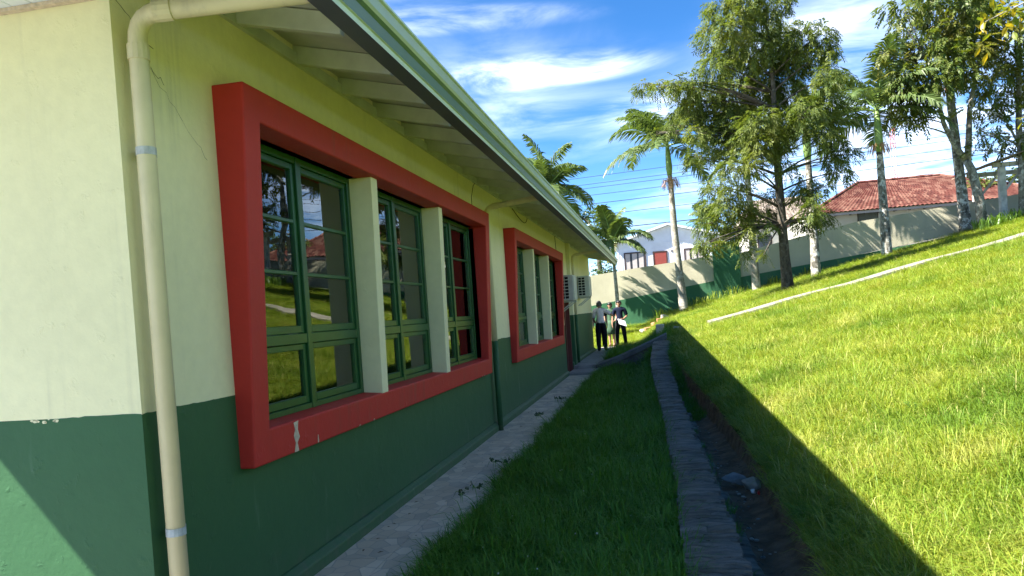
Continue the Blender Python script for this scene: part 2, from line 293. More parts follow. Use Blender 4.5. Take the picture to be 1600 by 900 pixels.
NEAR= [(7.82, 19.6, 7.75, 0.2),(7.95, 19.09, 7.68, 0.23),(8.45, 19.69, 7.65, 0.23),(7.7, 18.86, 7.17, 0.16),(7.66, 19.56, 7.49, 0.15),(8.39, 19.22, 7.72, 0.23),(8.72, 19.41, 7.44, 0.3),(8.29, 19.34, 7.83, 0.2),(7.72, 18.99, 7.78, 0.15),(7.23, 18.43, 6.63, 0.13),(7.94, 18.6, 5.04, 0.11),(8.62, 19.52, 7.06, 0.23)]
DARK= [(-4.27, 44.96, 6.84, 0.61),(-3.5, 45.02, 7.15, 0.68),(-2.71, 43.61, 6.37, 0.59),(-3.33, 44.38, 6.14, 0.67),(-4.03, 44.72, 6.05, 0.53),(-2.45, 44.34, 5.62, 0.45),(-4.58, 44.76, 7.4, 0.45)]

# ------------------------------------------------------------------ terrain
def sm(a, b, t): t = np.clip((np.asarray(t, float)-a)/(b-a), 0, 1); return t*t*(3-2*t)
WALL_X, WALL_Y0, WALL_Y1, FAR_Y = -2.36, 3.13, 27.3, 38.5
def stone_l(y): return np.interp(y, [0, 4.2, 6.7, 10.8, 13, 15.5, 17, 19, 20], [0.10, 0.06, 0.04, -0.05, -0.14, -0.23, -0.25, -0.22, -0.18])
def stone_r(y): return np.interp(y, [0, 4.2, 6.7, 10.8, 13, 15.5, 17, 19, 20], [0.43, 0.385, 0.345, 0.255, 0.19, 0.16, 0.15, 0.19, 0.21])
def stone_top(y): return np.interp(y, [0, 10.8, 13, 15.5, 17.5, 19.6], [0.15, 0.15, 0.27, 0.37, 0.50, 0.70])
def bank_x(y): return np.interp(y, [0, 3.6, 5.5, 8, 10.5, 13, 16, 18, 20], [0.83, 0.81, 0.815, 0.79, 0.68, 0.49, 0.35, 0.30, 0.27])
def slope_z(x, y):
    x = np.asarray(x, float); y = np.asarray(y, float); dip = 0.15*np.exp(-np.maximum(x-bank_x(y), 0)/0.55)*(1-sm(9, 15, y))
    xx = np.where(x > 30, 30+(x-30)*0.2, x)
    return 0.06+0.208*xx+0.025*np.minimum(y, 60)+0.02*np.sin(1.7*x+0.6*y)*sm(1.5, 3, x)-dip
def strip_z(y): return 0.0+0.15*sm(19.9, 20.4, y)+0.50*sm(28.5, 39, y)
def ground_z(x, y):
    x = np.asarray(x, float); y = np.asarray(y, float)
    t = sm(-0.9, 0.35, x); far = strip_z(y)*(1-t)+slope_z(x, y)*t
    b = bank_x(y); ditch = -0.03+(slope_z(b, y)-0.03+0.03)*sm(11, 17, y)
    sz = strip_z(y)+(stone_top(y)-0.15)*sm(-0.50, -0.15, x)
    near = np.where(x < stone_r(y), sz, np.where(x < b-0.04, ditch, slope_z(x, y)))
    k = sm(19.4, 20.2, y)
    return near*(1-k)+far*k

def build_ground():
    ys = list(np.concatenate([[-300, -100, -40, -15, -6, -2], np.arange(-1, 3.2, 0.35), np.arange(3.13, 24, 0.3), np.arange(24, 42, 0.6), [44, 48, 55, 65, 80, 110, 160, 250, 500]]))
    V = []; rows = []
    for y in ys:
        l, r, b = float(stone_l(y)), float(stone_r(y)), float(bank_x(y)); s = random.uniform(-0.02, 0.02)
        w = r+(b-r)*0.5
        xs = [-400, -100, -30, -9, -3.5, -2.4, -1.47, -1.2, -0.6, l+0.02, r-0.03, r+0.02, w+s*0.5, b-0.07+s, b-0.02+s, b+0.06+s]
        xs += [b+d for d in (0.2, 0.45, 0.8, 1.3, 2, 3, 4.2, 5.6, 7.2, 9, 11, 13.5, 17, 22, 30, 60, 130, 400)]
        row = []
        for i, x in enumerate(xs):
            if i == 13: z = float(ground_z(min(b-0.06, x), y))+(0.03 if y < 17 else 0)
            elif i == 14: z = float(slope_z(x, y))-0.10*(y < 19)
            elif i == 15: z = float(slope_z(x, y))-0.01
            elif i in (10,) and y < 19.5: z = -0.3
            else: z = float(ground_z(x, y))
            if i in (5, 6) and 0 < y < 28.5: z -= 0.05
            if i in (12,) and y < 17: z += random.uniform(-0.02, 0.02)-0.02
            row.append(len(V)); V.append((x, y, z))
        rows.append(row)
    mb = MB(); mb.v = V
    for a, c in zip(rows, rows[1:]):
        ym = (V[a[0]][1]+V[c[0]][1])/2
        for i in range(len(a)-1):
            xm = (V[a[i]][0]+V[a[i+1]][0])/2
            mi = 0
            if 10 <= i <= 13 and ym < 17.5: mi = 1
            if i <= 6 and ym < 3.1 and xm < -1.45: mi = 2
            if ym > 41 and ym < 54: mi = 3
            mb.f.append((a[i], a[i+1], c[i+1], c[i])); mb.m.append(mi)
    g = Mat('turf_soil', (0.085, 0.140, 0.018), 0.95, 0.05); g.vary(3, 0.3, det=6).mix(g.mathn('MULTIPLY', g.ramp(g.noise(1.4, 5), 0.5, 0.7), 0.5), (0.15, 0.15, 0.035)); g.bump(g.noise(30, 5), 0.05)
    d = Mat('damp_soil', (0.20, 0.125, 0.072), 0.9, 0.15); d.vary(7, 0.35, det=8).mix(d.mathn('MULTIPLY', d.ramp(d.noise(2.5, 5), 0.5, 0.66), 0.7), (0.24, 0.165, 0.11)); d.bump(d.noise(45, 6, 0.7), 0.03).bump(d.noise(9, 4), 0.06)
    c = Mat('yard_concrete', (0.21, 0.22, 0.235), 0.9, 0.1); c.vary(4, 0.12)
    s = Mat('street_surface', (0.12, 0.115, 0.11), 0.9, 0.1); s.vary(3, 0.15)
    o = mb.obj('ground', [g.m, d.m, c.m, s.m], smooth=False)
    tag(o, 'grassy sloping ground with a soil ditch beside the building', kind='structure')
    return d.m
M['soil'] = build_ground()

# ------------------------------------------------------------------ pavement
def build_pavement():
    root = thing('pavement', None, None, (0, 0, 0)); root['kind'] = 'structure'; root['label'] = 'pale tiled pavement along the foot of the school wall'
    mortar = simple('mortar', (0.17, 0.165, 0.15), 0.95, 0.1, 0.2, 20)
    MB().box(-2.36, -1.44, 0.2, 19.0, -0.06, -0.006).obj('bed', mortar, root)
    t = Mat('crazy_print_tile', (0.60, 0.49, 0.345), 0.55, 0.3)
    def vor(feature):
        v = t.N.new('ShaderNodeTexVoronoi'); v.voronoi_dimensions = '2D'; v.feature = feature; v.inputs['Scale'].default_value = 8.5; v.inputs['Randomness'].default_value = 0.85
        t.L.new(t.pos((1.0, 0.78, 1), (0, 0, 0.35)), v.inputs['Vector']); return v
    sp = t.N.new('ShaderNodeSeparateColor'); t.L.new(vor('F1').outputs['Color'], sp.inputs[0])
    t.mix(t.mathn('MULTIPLY', t.ramp(sp.outputs[0], 0.25, 1.0, 0, 1, False), 0.75), (0.82, 0.70, 0.52))
    t.mix(t.mathn('MULTIPLY', t.ramp(sp.outputs[1], 0.6, 1.0, 0, 1, False), 0.5), (0.36, 0.33, 0.27))
    t.mix(t.ramp(vor('DISTANCE_TO_EDGE').outputs['Distance'], 0.0, 0.055, 0.75, 0.0), (0.33, 0.295, 0.24))
    t.vary(1.2, 0.12, det=6).mix(t.mathn('MULTIPLY', t.ramp(t.noise(2.2, 7, 0.7), 0.55, 0.75), 0.4), (0.13, 0.12, 0.10))
    t.bump(t.noise(60, 3), 0.002)
    cols = [(-2.355, -1.93), (-1.93, -1.44)]; meshes = []
    for x0, x1 in cols:
        o = MB().box(-(x1-x0)/2+0.003, (x1-x0)/2-0.003, -0.232, 0.232, -0.03, 0.0)
        me = bpy.data.meshes.new('tile'); me.from_pydata(o.v, [], o.f); me.materials.append(t.m); me.update(); meshes.append(me)
    for k in range(-10, 29):
        y = 5.41+0.47*(k+0.5)
        if y > 18.9: break
        for (x0, x1), me in zip(cols, meshes):
            q = link('tile', me, root, ((x0+x1)/2, y, random.uniform(-0.0025, 0.0025))); q.rotation_euler = (random.uniform(-.004, .004), random.uniform(-.004, .004), random.uniform(-.004, .004))
    con = Mat('worn_concrete', (0.30, 0.285, 0.25), 0.85, 0.2); con.vary(2.5, 0.2, det=7).mix(con.mathn('MULTIPLY', con.ramp(con.noise(3.5, 7, 0.7), 0.5, 0.7), 0.6), (0.15, 0.14, 0.12)); con.bump(con.noise(40, 5), 0.006)
    M['concrete'] = con.m
    dk = Mat('weathered_dark_concrete', (0.135, 0.135, 0.125), 0.85, 0.2); dk.vary(3, 0.3, det=7).bump(dk.noise(40, 5), 0.008); M['concrete_dark'] = dk.m
    MB().box(-2.30, -1.50, 20.1, 29.2, -0.1, 0.165).obj('slab', M['concrete'], root, bevel=0.01)
    st = MB().box(-2.33, -1.55, 19.05, 20.09, -0.1, 0.075).obj('step', M['concrete'], None, bevel=0.02, seg=2, loc=(-1.94, 19.5, 0))
    tag(st, 'low worn concrete step in the pavement below the brown door', 'step')
    # sloping slab that climbs from the pavement over the ditch wall
    rp = thing('concrete_ramp', 'dark sloping concrete slab rising from the pavement to the grass bank', 'ramp', (-0.8, 20.4, 0.1))
    a = [(-1.72, 0.165), (-1.2, 0.31), (-0.6, 0.55), (0.14, 0.86)]
    mb = MB(); n = len(a)
    for (x, z) in a:
        for y in (20.0, 21.1):
            mb.v += [(x, y, z), (x, y, z-0.14)]
    for i in range(n-1):
        p = i*4; q = p+4
        for f in ((p, q, q+2, p+2), (p+1, p+3, q+3, q+1), (p, p+1, q+1, q), (p+2, q+2, q+3, p+3)): mb.f.append(f); mb.m.append(0)
    mb.f += [(0, 2, 3, 1), (4*n-4, 4*n-3, 4*n-1, 4*n-2)]; mb.m += [0, 0]
    mb.obj('slab', M['concrete_dark'], rp, bevel=0.015, loc=world_loc(rp))
    MB().add([(-1.5, 20.06, 0.05), (-1.5, 20.06, 0.09), (0.1, 20.06, 0.70), (0.16, 20.06, 0.0), (-1.5, 21.0, 0.05), (-1.5, 21.0, 0.09), (0.1, 21.0, 0.70), (0.16, 21.0, 0.0)],
        [(0, 3, 2, 1), (4, 5, 6, 7), (0, 1, 5, 4), (1, 2, 6, 5), (2, 3, 7, 6), (3, 0, 4, 7)]).obj('support', M['concrete_dark'], rp, loc=world_loc(rp))
build_pavement()

def build_path():
    pth = Mat('sunlit_path_concrete', (0.25, 0.23, 0.185), 0.9, 0.1); pth.vary(2, 0.22, det=7).mix(pth.mathn('MULTIPLY', pth.ramp(pth.noise(2.6, 7, 0.7), 0.5, 0.68), 0.6), (0.13, 0.125, 0.09)).bump(pth.noise(40, 5), 0.006)
    mb = MB(); xs = np.linspace(1.35, 17, 28)
    for i, x in enumerate(xs):
        y0 = 22.3+(x-1.5)*0.14+random.uniform(-.05, .05); w = 1.05
        for y, dz in ((y0, -0.05), (y0+0.005, 0.13), (y0+w, 0.13), (y0+w+0.005, -0.05)): mb.v.append((x, y, float(slope_z(x, y))+dz))
    for i in range(len(xs)-1):
        for j in range(3): mb.f.append((i*4+j, i*4+j+4, i*4+j+5, i*4+j+1)); mb.m.append(0)
    mb.f.append((0, 1, 2, 3)); mb.m.append(0)
    tag(mb.obj('path', pth.m), 'narrow pale concrete path crossing the grassy slope', kind='structure')
build_path()
def leaf_litter():
    mb = MB()
    for i in range(46):
        y = 2.6+13*random.random()**1.4; x = random.choice((random.uniform(-2.27, -1.5), random.uniform(-2.27, -2.15))); a = random.uniform(0, 6.28); l = random.uniform(.010, .026); d = Vector((math.cos(a), math.sin(a), 0)); s = Vector((-d.y, d.x, 0))*l*.4; c = Vector((x, y, .004))
        mb.add([c-d*l, c-s+Vector((0, 0, .005)), c+d*l+Vector((0, 0, .003)), c+s+Vector((0, 0, .006))], [(0, 1, 2, 3)])
    m = Mat('dry_fallen_leaf', (0.10, 0.065, 0.035), 0.9, 0.1); m.mix(m.rnd(), (0.20, 0.14, 0.07))
    tag(mb.obj('leaf_litter', m.m), 'dry leaf scraps scattered on the pavement', kind='stuff')
leaf_litter()

# ------------------------------------------------------------------ stone ditch wall
def rock_mesh(r, mat, jit=0.3, sub=2, flat=(1, 1, 1)):
    """broken angular stone: hull of scattered points with worn edges"""
    bm = bmesh.new()
    for i in range(15):
        d = Vector((random.gauss(0, 1), random.gauss(0, 1), random.gauss(0, 1))).normalized()*r*random.uniform(1-jit, 1.12); bm.verts.new((d.x*flat[0], d.y*flat[1], d.z*flat[2]))
    h = bmesh.ops.convex_hull(bm, input=bm.verts); bmesh.ops.delete(bm, geom=[v for v in bm.verts if not v.link_faces], context='VERTS')
    bmesh.ops.bevel(bm, geom=list(bm.edges), offset=r*0.07, segments=2, affect='EDGES', profile=0.6)
    me = bpy.data.meshes.new('rock'); bm.to_mesh(me); bm.free(); me.materials.append(mat); return me
def build_stone_wall():
    root = thing('retaining_wall', 'low dark wall of upright slaty stones between grass strip and ditch', 'stone wall', (0.2, 4, 0))
    s = Mat('slaty_stone', (0.20, 0.17, 0.125), 0.85, 0.25)
    s.mix(s.ramp(s.rnd(False), 0, 1, 0, 0.6, False), (0.30, 0.28, 0.235)); s.vary(9, 0.4, det=7, stretch=(0.4, 2.2, 1)).mix(s.mathn('MULTIPLY', s.ramp(s.noise(6, 6, 0.7), 0.56, 0.7), 0.6), (0.045, 0.06, 0.035))
    s.mix(s.mathn('MULTIPLY', s.ramp(s.noise(11, 5, 0.7), 0.62, 0.72), 0.5), (0.27, 0.26, 0.235))
    s.mix(s.mathn('MULTIPLY', s.ramp(s.noise(3.5, 6, 0.7), 0.5, 0.7), 0.5), (0.06, 0.085, 0.045)).bump(s.noise(30, 6, 0.7, (0.35, 2.5, 1)), 0.04, 1.0).bump(s.noise(90, 4), 0.006, 0.7)
    L = world_loc(root); ys = np.arange(1.2, 20.0, 0.6)
    core = MB()
    for a, b in zip(ys, ys[1:]):
        la, ra, lb, rb = (float(q) for q in (stone_l(a)+.03, stone_r(a)-.03, stone_l(b)+.03, stone_r(b)-.03))
        o = len(core.v); core.v += [(la, a, -.3), (ra, a, -.3), (ra, a, float(stone_top(a))-.04), (la, a, float(stone_top(a))-.04), (lb, b, -.3), (rb, b, -.3), (rb, b, float(stone_top(b))-.04), (lb, b, float(stone_top(b))-.04)]
        for f in ((1, 5, 6, 2), (2, 6, 7, 3), (3, 7, 4, 0)): core.f.append(tuple(o+i for i in f)); core.m.append(0)
    core.obj('core', M['soil'], root, loc=L)
    y = 1.4; n = 0; sx = 0.0
    while y < 19.75 and n < 290:
        d = random.choice((0.028, 0.04, 0.05, 0.06, 0.075, 0.1))*(1.0 if y < 8 else 1.6); yc = y+d/2
        l, r = float(stone_l(yc)), float(stone_r(yc)); top = float(stone_top(yc))+random.uniform(-0.010, 0.012)
        split = random.random() < 0.35 and y < 12
        cuts = [l+random.uniform(-.015, .012), r+random.uniform(-.015, .03)]
        if split: cuts.insert(1, l+(r-l)*random.uniform(0.3, 0.7))
        for xa, xb in zip(cuts, cuts[1:]):
            mb = MB(); K = 5; g = 0.0012; tilt = random.uniform(-.006, .006)
            for i in range(K):
                t = i/(K-1); x = xa+g+(xb-xa-2*g)*t; e = 0.010 if i in (0, K-1) else 0.0; zt = top+random.uniform(-.007, .006)-e+tilt*t
                ya = y+g+random.uniform(-.008, .006); yb = y+d-g+random.uniform(-.006, .008)
                mb.v += [(x, ya, -0.28), (x, ya+random.uniform(0, .006), zt-random.uniform(0, .008)), (x, yb, zt), (x, yb, -0.28)]
            for i in range(K-1):
                p = i*4; q = p+4
                for f in ((p, q, q+1, p+1), (p+1, q+1, q+2, p+2), (p+2, q+2, q+3, p+3)): mb.f.append(f); mb.m.append(0)
            mb.f += [(0, 1, 2, 3), (4*K-1, 4*K-2, 4*K-3, 4*K-4)]; mb.m += [0, 0]
            mb.obj('coping_stone', s.m, root, loc=((xa+xb)/2, yc, 0.1)); n += 1
        y += d
    ft = MB(); y = 1.4
    while y < 15:
        d = random.uniform(0.12, 0.3); r = float(stone_r(y+d/2)); w = random.uniform(0.07, 0.12)*(1 if y < 11 else 0.7); z = 0.04+random.uniform(-.02, .02)+float(sm(11, 16, y))*0.2
        ft.v += [(r-.05, y, z), (r+w, y+.01, z-.02), (r+w-.01, y+d, z-.02+random.uniform(-.02, .02)), (r-.05, y+d, z), (r-.05, y, -.3), (r+w+.03, y, -.3), (r+w+.02, y+d, -.3), (r-.05, y+d, -.3)]
        o = len(ft.v)-8
        for f in ((0, 1, 2, 3), (0, 4, 5, 1), (1, 5, 6, 2), (2, 6, 7, 3)): ft.f.append(tuple(o+i for i in f)); ft.m.append(0)
        y += d+0.004
    f = ft.obj('footing', s.m, root, bevel=0.012, loc=L); f['kind'] = 'stuff'
    # stones and litter lying in the ditch
    grey = Mat('grey_field_stone', (0.40, 0.355, 0.29), 0.9, 0.2); grey.vary(7, 0.3, det=7).bump(grey.noise(25, 6, 0.7), 0.02); M['field_stone'] = grey.m
    dkst = Mat('wet_grey_stone', (0.20, 0.20, 0.185), 0.7, 0.3); dkst.vary(7, 0.3, det=7).bump(dkst.noise(25, 6, 0.7), 0.02)
    o = link('stone', rock_mesh(0.098, grey.m, 0.35, 3, (1, 0.8, 1.05)), None, (0.68, 6.75, 0.05)); o.rotation_euler = (0.2, 0.3, 0.7)
    tag(o, 'pale angular stone lying in the ditch against the grassy bank', 'stone')
    o = link('stone', rock_mesh(0.115, dkst.m, 0.3, 3, (1.1, 0.8, 0.55)), None, (0.55, 6.93, 0.03)); o.rotation_euler = (0, 0.1, -0.3)
    tag(o, 'flat dark wet stone in the ditch beside the pale angular stone', 'stone')
    o = link('stone', rock_mesh(0.20, grey.m, 0.3, 2, (1.3, 0.9, 0.7)), None, (0.55, 24.3, 0.80)); tag(o, 'grey rock at the top end of the sloping slab', 'stone')
    wr = thing('wrapper', 'small crumpled red and white wrapper in front of the ditch stones', 'litter', (0.69, 6.52, -0.01))
    wh = simple('white_wrapper', (0.7, 0.68, 0.62), 0.4, 0.5); rd = simple('red_wrapper', (0.55, 0.02, 0.02), 0.35, 0.5)
    link('white_part', rock_mesh(0.034, wh, 0.6, 2, (1, .8, .7)), wr, (0.665, 6.52, 0.02)); link('red_part', rock_mesh(0.026, rd, 0.6, 2, (.7, .9, .8)), wr, (0.70, 6.50, 0.015))
    pb = MB()
    for i in range(260):
        yy = 2.5+12*random.random()**1.4; xx = random.uniform(float(stone_r(yy))+.1, float(bank_x(yy))-.05); r = random.choice((.003, .004, .006, .008, .014))
        pb.ball((xx, yy, float(ground_z(xx, yy))-0.01+r*.4), r, 0, random.choice((0, 0, 1)), (1.4, 1, .7), .25)
    tag(pb.obj('ditch_debris', [grey.m, dkst.m]), 'scattered pebbles and chips on the ditch floor', kind='stuff')
    tw = MB()
    for i in range(40):
        yy = random.uniform(3, 9); xx = random.uniform(float(stone_r(yy))+.12, float(bank_x(yy))-.04); a = random.uniform(0, 6.3); l = random.uniform(.03, .12); z = float(ground_z(xx, yy))+.005
        tw.tube([(xx, yy, z), (xx+l*.5*math.cos(a), yy+l*.5*math.sin(a), z+.012), (xx+l*math.cos(a), yy+l*math.sin(a), z)], [.0025, .002, .001], 4)
    tag(tw.obj('dead_twigs', M['bark']), 'dry twigs and stems on the ditch floor', kind='stuff')
build_stone_wall()

# ------------------------------------------------------------------ the school building
def grid_wall(cream, green, ys, zs, holes, x0, x1, line):
    """long wall x0 (inner) .. x1 (outer) as a grid of cells without the holes; green below line(y)"""
    def inhole(y, z): return any(a < y < b and c < z < d for a, b, c, d in holes)
    for a, b in zip(ys, ys[1:]):
        for c, d in zip(zs, zs[1:]):
            ym, zm = (a+b)/2, (c+d)/2
            mb = green if zm < line(ym) else cream
            if inhole(ym, zm): continue
            mb.quad((x1, a, c), (x1, b, c), (x1, b, d), (x1, a, d)); mb.quad((x0, a, c), (x0, a, d), (x0, b, d), (x0, b, c))
            if inhole(ym-(b-a)*.5-.01, zm) or a == ys[0]: mb.quad((x0, a, c), (x1, a, c), (x1, a, d), (x0, a, d))
            if inhole(ym+(b-a)*.5+.01, zm) or b == ys[-1]: mb.quad((x0, b, c), (x0, b, d), (x1, b, d), (x1, b, c))
            if inhole(ym, zm+(d-c)*.5+.01) or d == zs[-1]: mb.quad((x0, a, d), (x1, a, d), (x1, b, d), (x0, b, d))
            if inhole(ym, zm-(d-c)*.5-.01): mb.quad((x0, a, c), (x0, b, c), (x1, b, c), (x1, a, c))

def glass_mat():
    m = bpy.data.materials.new('window_glass'); m.use_nodes = True; nt = m.node_tree; N = nt.nodes; L = nt.links; N.clear()
    o = N.new('ShaderNodeOutputMaterial'); mx = N.new('ShaderNodeMixShader'); t = N.new('ShaderNodeBsdfTransparent'); g = N.new('ShaderNodeBsdfGlossy')
    g.inputs['Roughness'].default_value = 0.0; t.inputs['Color'].default_value = (0.95, 0.97, 0.96, 1); g.inputs['Color'].default_value = (0.95, 1.0, 0.97, 1)
    f = N.new('ShaderNodeFresnel'); f.inputs['IOR'].default_value = 1.85
    tc = N.new('ShaderNodeNewGeometry'); n = N.new('ShaderNodeTexNoise'); n.inputs['Scale'].default_value = 2.6; n.inputs['Detail'].default_value = 1.0
    mp = N.new('ShaderNodeMapping'); mp.inputs['Scale'].default_value = (1, 0.8, 1.5); L.new(tc.outputs['Position'], mp.inputs[0]); L.new(mp.outputs[0], n.inputs['Vector'])
    b = N.new('ShaderNodeBump'); b.inputs['Distance'].default_value = 0.002; b.inputs['Strength'].default_value = 0.5; L.new(n.outputs['Fac'], b.inputs['Height'])
    L.new(b.outputs[0], g.inputs['Normal']); L.new(f.outputs[0], mx.inputs[0]); L.new(t.outputs[0], mx.inputs[1]); L.new(g.outputs[0], mx.inputs[2]); L.new(mx.outputs[0], o.inputs[0])
    return m
M['glass'] = glass_mat()

SURROUNDS = [(3.92, 10.15), (12.02, 18.25)]
def building():
    root = thing('school_building', 'long single storey school building painted cream and dark green', 'building', (WALL_X, WALL_Y0, 0))
    L = world_loc(root)
    def part(mb, name, mat, parent=root, **k): return mb.obj(name, mat, parent, loc=L, **k)
    X = WALL_X; x0 = X-0.2
    ys = [3.13, 4.1, 9.95, 12.2, 18.05, 19.25, 20.15, 20.4, 27.3]; zs = [-0.1, 1.03, 1.26, 1.5, 2.25, 2.8, 3.56]
    holes = [(4.1, 9.95, 1.03, 2.8), (12.2, 18.05, 1.03, 2.8), (19.25, 20.15, -0.1, 2.25)]
    cw, gw = MB(), MB(); grid_wall(cw, gw, ys, zs, holes, x0, X, lambda y: 1.26 if y < 20.2 else 1.5)
    part(cw, 'side_wall', M['cream']); part(gw, 'side_dado', M['green_dado'])
    # front wall (faces the yard), end wall, rear wall
    def yface(y, out, name):
        c, g = MB(), MB(); d = 0.2*out
        for mb, a, b in ((g, -.1, 1.26), (c, 1.26, 3.56)):
            for q in ((y, 1), (y-d, -1)):
                p = [(-9.0, q[0], a), (x0, q[0], a), (x0, q[0], b), (-9.0, q[0], b)]
                mb.poly(p if q[1]*out < 0 else p[::-1])
        # gable triangle under the roof
        for q in (y, y-d): c.poly([(-10, q, 3.56), (x0, q, 3.56), (-6, q, 4.36)])
        part(c, name+'_wall', M['cream']); part(g, name+'_dado', M['green_dado'])
    yface(WALL_Y0, -1, 'front'); yface(WALL_Y1, 1, 'end')
    part(MB().box(-9.2, -9.0, 3.13, 27.3, -.1, 3.56), 'rear_wall', M['cream'])
    part(MB().box(-9.0, x0, 3.33, 27.1, -.1, -0.01), 'floor', M['floor']); part(MB().box(-9.0, x0, 3.33, 27.1, 3.1, 3.14), 'ceiling', M['room'])
    part(MB().box(-5.6, -5.5, 3.34, 27.09, 0, 3.09), 'partition_wall', M['room'])
    for y in (11.1, 19.0): part(MB().box(-5.49, x0-.001, y-.06, y+.06, 0, 3.09), 'partition_wall', M['room'])
    # sloping ledge at the foot
    for a, b, z in ((3.09, 19.2, 0.0), (20.2, 27.3, 0.15)):
        pf = [(X, z-.05), (X+.055, z-.05), (X+.055, z+.075), (X+.012, z+.115), (X, z+.115)]
        mb = MB(); n = len(pf)
        for y in (a, b): mb.v += [(p[0], y, p[1]) for p in pf]
        mb.f = [(i, (i+1) % n, n+(i+1) % n, n+i) for i in range(n)]+[tuple(range(n-1, -1, -1)), tuple(range(n, 2*n))]; mb.m = [0]*len(mb.f)
        part(mb, 'plinth', M['green_dado'], bevel=0.006)
    # door recess and pilaster
    part(MB().box(X-.17, X-.12, 19.25, 20.15, 0.08, 2.25), 'door', M['maroon'])
    for y in (19.215, 20.14): part(MB().box(X-.1, X+.03, y, y+.05, 0, 2.3), 'door_frame', M['maroon'])
    part(MB().box(X-.1, X+.03, 19.215, 20.19, 2.3, 2.35), 'door_frame', M['maroon'])
    part(MB().box(X, X+.10, 20.42, 20.72, 0.1, 1.5).add(*_bx(X, X+.10, 20.42, 20.72, 1.5, 3.42)), 'pilaster', [M['green_dado'], M['cream']], bevel=0.006)
    # hand painted edge of the green band: a thin wavering rim of paint, flaked here and there
    for a, b, z in ((3.13, 3.92, 1.26), (10.15, 12.02, 1.26), (18.25, 19.2, 1.26), (20.75, 27.3, 1.5)):
        mb = MB(); n = max(8, int((b-a)/.035)); h = [random.uniform(-.001, .005)+.004*math.sin(i*.23) for i in range(n+1)]
        for i in range(n): p, q = a+(b-a)*i/n, a+(b-a)*(i+1)/n; mb.quad((X+.0012, p, z-.012), (X+.0012, q, z-.012), (X+.0012, q, z+h[i+1]), (X+.0012, p, z+h[i]))
        part(mb, 'paint_edge', M['green_dado'])
    mb = MB(); n = 110; h = [random.uniform(-.001, .005)+.004*math.sin(i*.19) for i in range(n+1)]
    for i in range(n): p, q = -6+(6+X)*i/n, -6+(6+X)*(i+1)/n; mb.quad((p, WALL_Y0-.0012, 1.248), (q, WALL_Y0-.0012, 1.248), (q, WALL_Y0-.0012, 1.26+h[i+1]), (p, WALL_Y0-.0012, 1.26+h[i]))
    part(mb, 'paint_edge', M['green_dado'])
    for k in range(9):
        xx = -2.92+random.gauss(0, .045); zz = 1.252+random.uniform(-.006, .010); r = random.uniform(.004, .012); pts = [(xx+r*1.6*random.uniform(.6, 1.2)*math.cos(i*1.05), zz+r*random.uniform(.5, 1)*math.sin(i*1.05)) for i in range(6)]
        part(MB().poly([(x, WALL_Y0-.0025, z) for x, z in pts]), 'flaked_spot', M['fin'])
    # cracks at the near corner
    def crack(pts, w=0.004):
        mb = MB()
        for i in range(len(pts)-1):
            (a, b), (c, d) = pts[i], pts[i+1]; n = Vector((-(d-b), c-a)); n = n.normalized()*w*random.uniform(.4, 1)
            mb.quad((X+.0015, a-n[0], b-n[1]), (X+.0015, a+n[0], b+n[1]), (X+.0015, c+n[0], d+n[1]), (X+.0015, c-n[0], d-n[1]))
        part(mb, 'crack', M['dark'])
    def jag(a, b, n):
        out = []
        for i in range(n+1):
            t = i/n; out.append((a[0]+(b[0]-a[0])*t+random.uniform(-.012, .012), a[1]+(b[1]-a[1])*t+random.uniform(-.02, .02)))
        return out
    crack(jag((3.13, 3.18), (3.42, 3.03), 9), .0022); crack(jag((3.36, 2.95), (3.83, 2.55), 14), .0011); crack(jag((3.40, 2.93), (3.50, 2.86), 5), .0016)

    # ---------------- red surrounds, fins, windows
    def surround(Y0, Y1):
        z0, z1 = 0.84, 2.99; fx = lambda z: X+0.09+(z-z0)*0.0465
        iy0, iy1, iz0, iz1 = Y0+.18, Y1-.20, 1.04, 2.80; bx = X-.06
        mb = MB()
        O = [(Y0, z0), (Y1, z0), (Y1, z1), (Y0, z1)]; I = [(iy0, iz0), (iy1, iz0), (iy1, iz1), (iy0, iz1)]
        vs = [(X-.001, y, z) for y, z in O]+[(fx(z), y, z) for y, z in O]+[(fx(z), y, z) for y, z in I]+[(bx, y, z+(.012 if z < 2 else 0)) for y, z in I]
        fs = []
        for i in range(4):
            j = (i+1) % 4
            fs += [(i, j, 4+j, 4+i), (4+i, 4+j, 8+j, 8+i), (8+i, 8+j, 12+j, 12+i)]
        mb.add(vs, fs); s = part(mb, 'window_surround', M['red'], bevel=0.012, seg=3)
        f1, f2 = Y0+2.02, Y0+3.96
        for y in (f1, f2):
            a, b = y, y+.135
            fm = MB(); fm.v = [(bx-.02, a, iz0+.004), (bx-.02, b, iz0+.004), (X+.105, b, iz0-.004), (X+.105, a, iz0-.004), (bx-.02, a, iz1), (bx-.02, b, iz1), (X+.135, b, iz1), (X+.135, a, iz1)]
            fm.f = [(0, 1, 2, 3), (4, 7, 6, 5), (0, 4, 5, 1), (1, 5, 6, 2), (2, 6, 7, 3), (3, 7, 4, 0)]; fm.m = [0]*6
            part(fm, 'fin', M['fin'], s, bevel=0.006, seg=2)
        return s, [(iy0, f1), (f1+.135, f2), (f2+.135, iy1)], (iz0+.01, iz1)
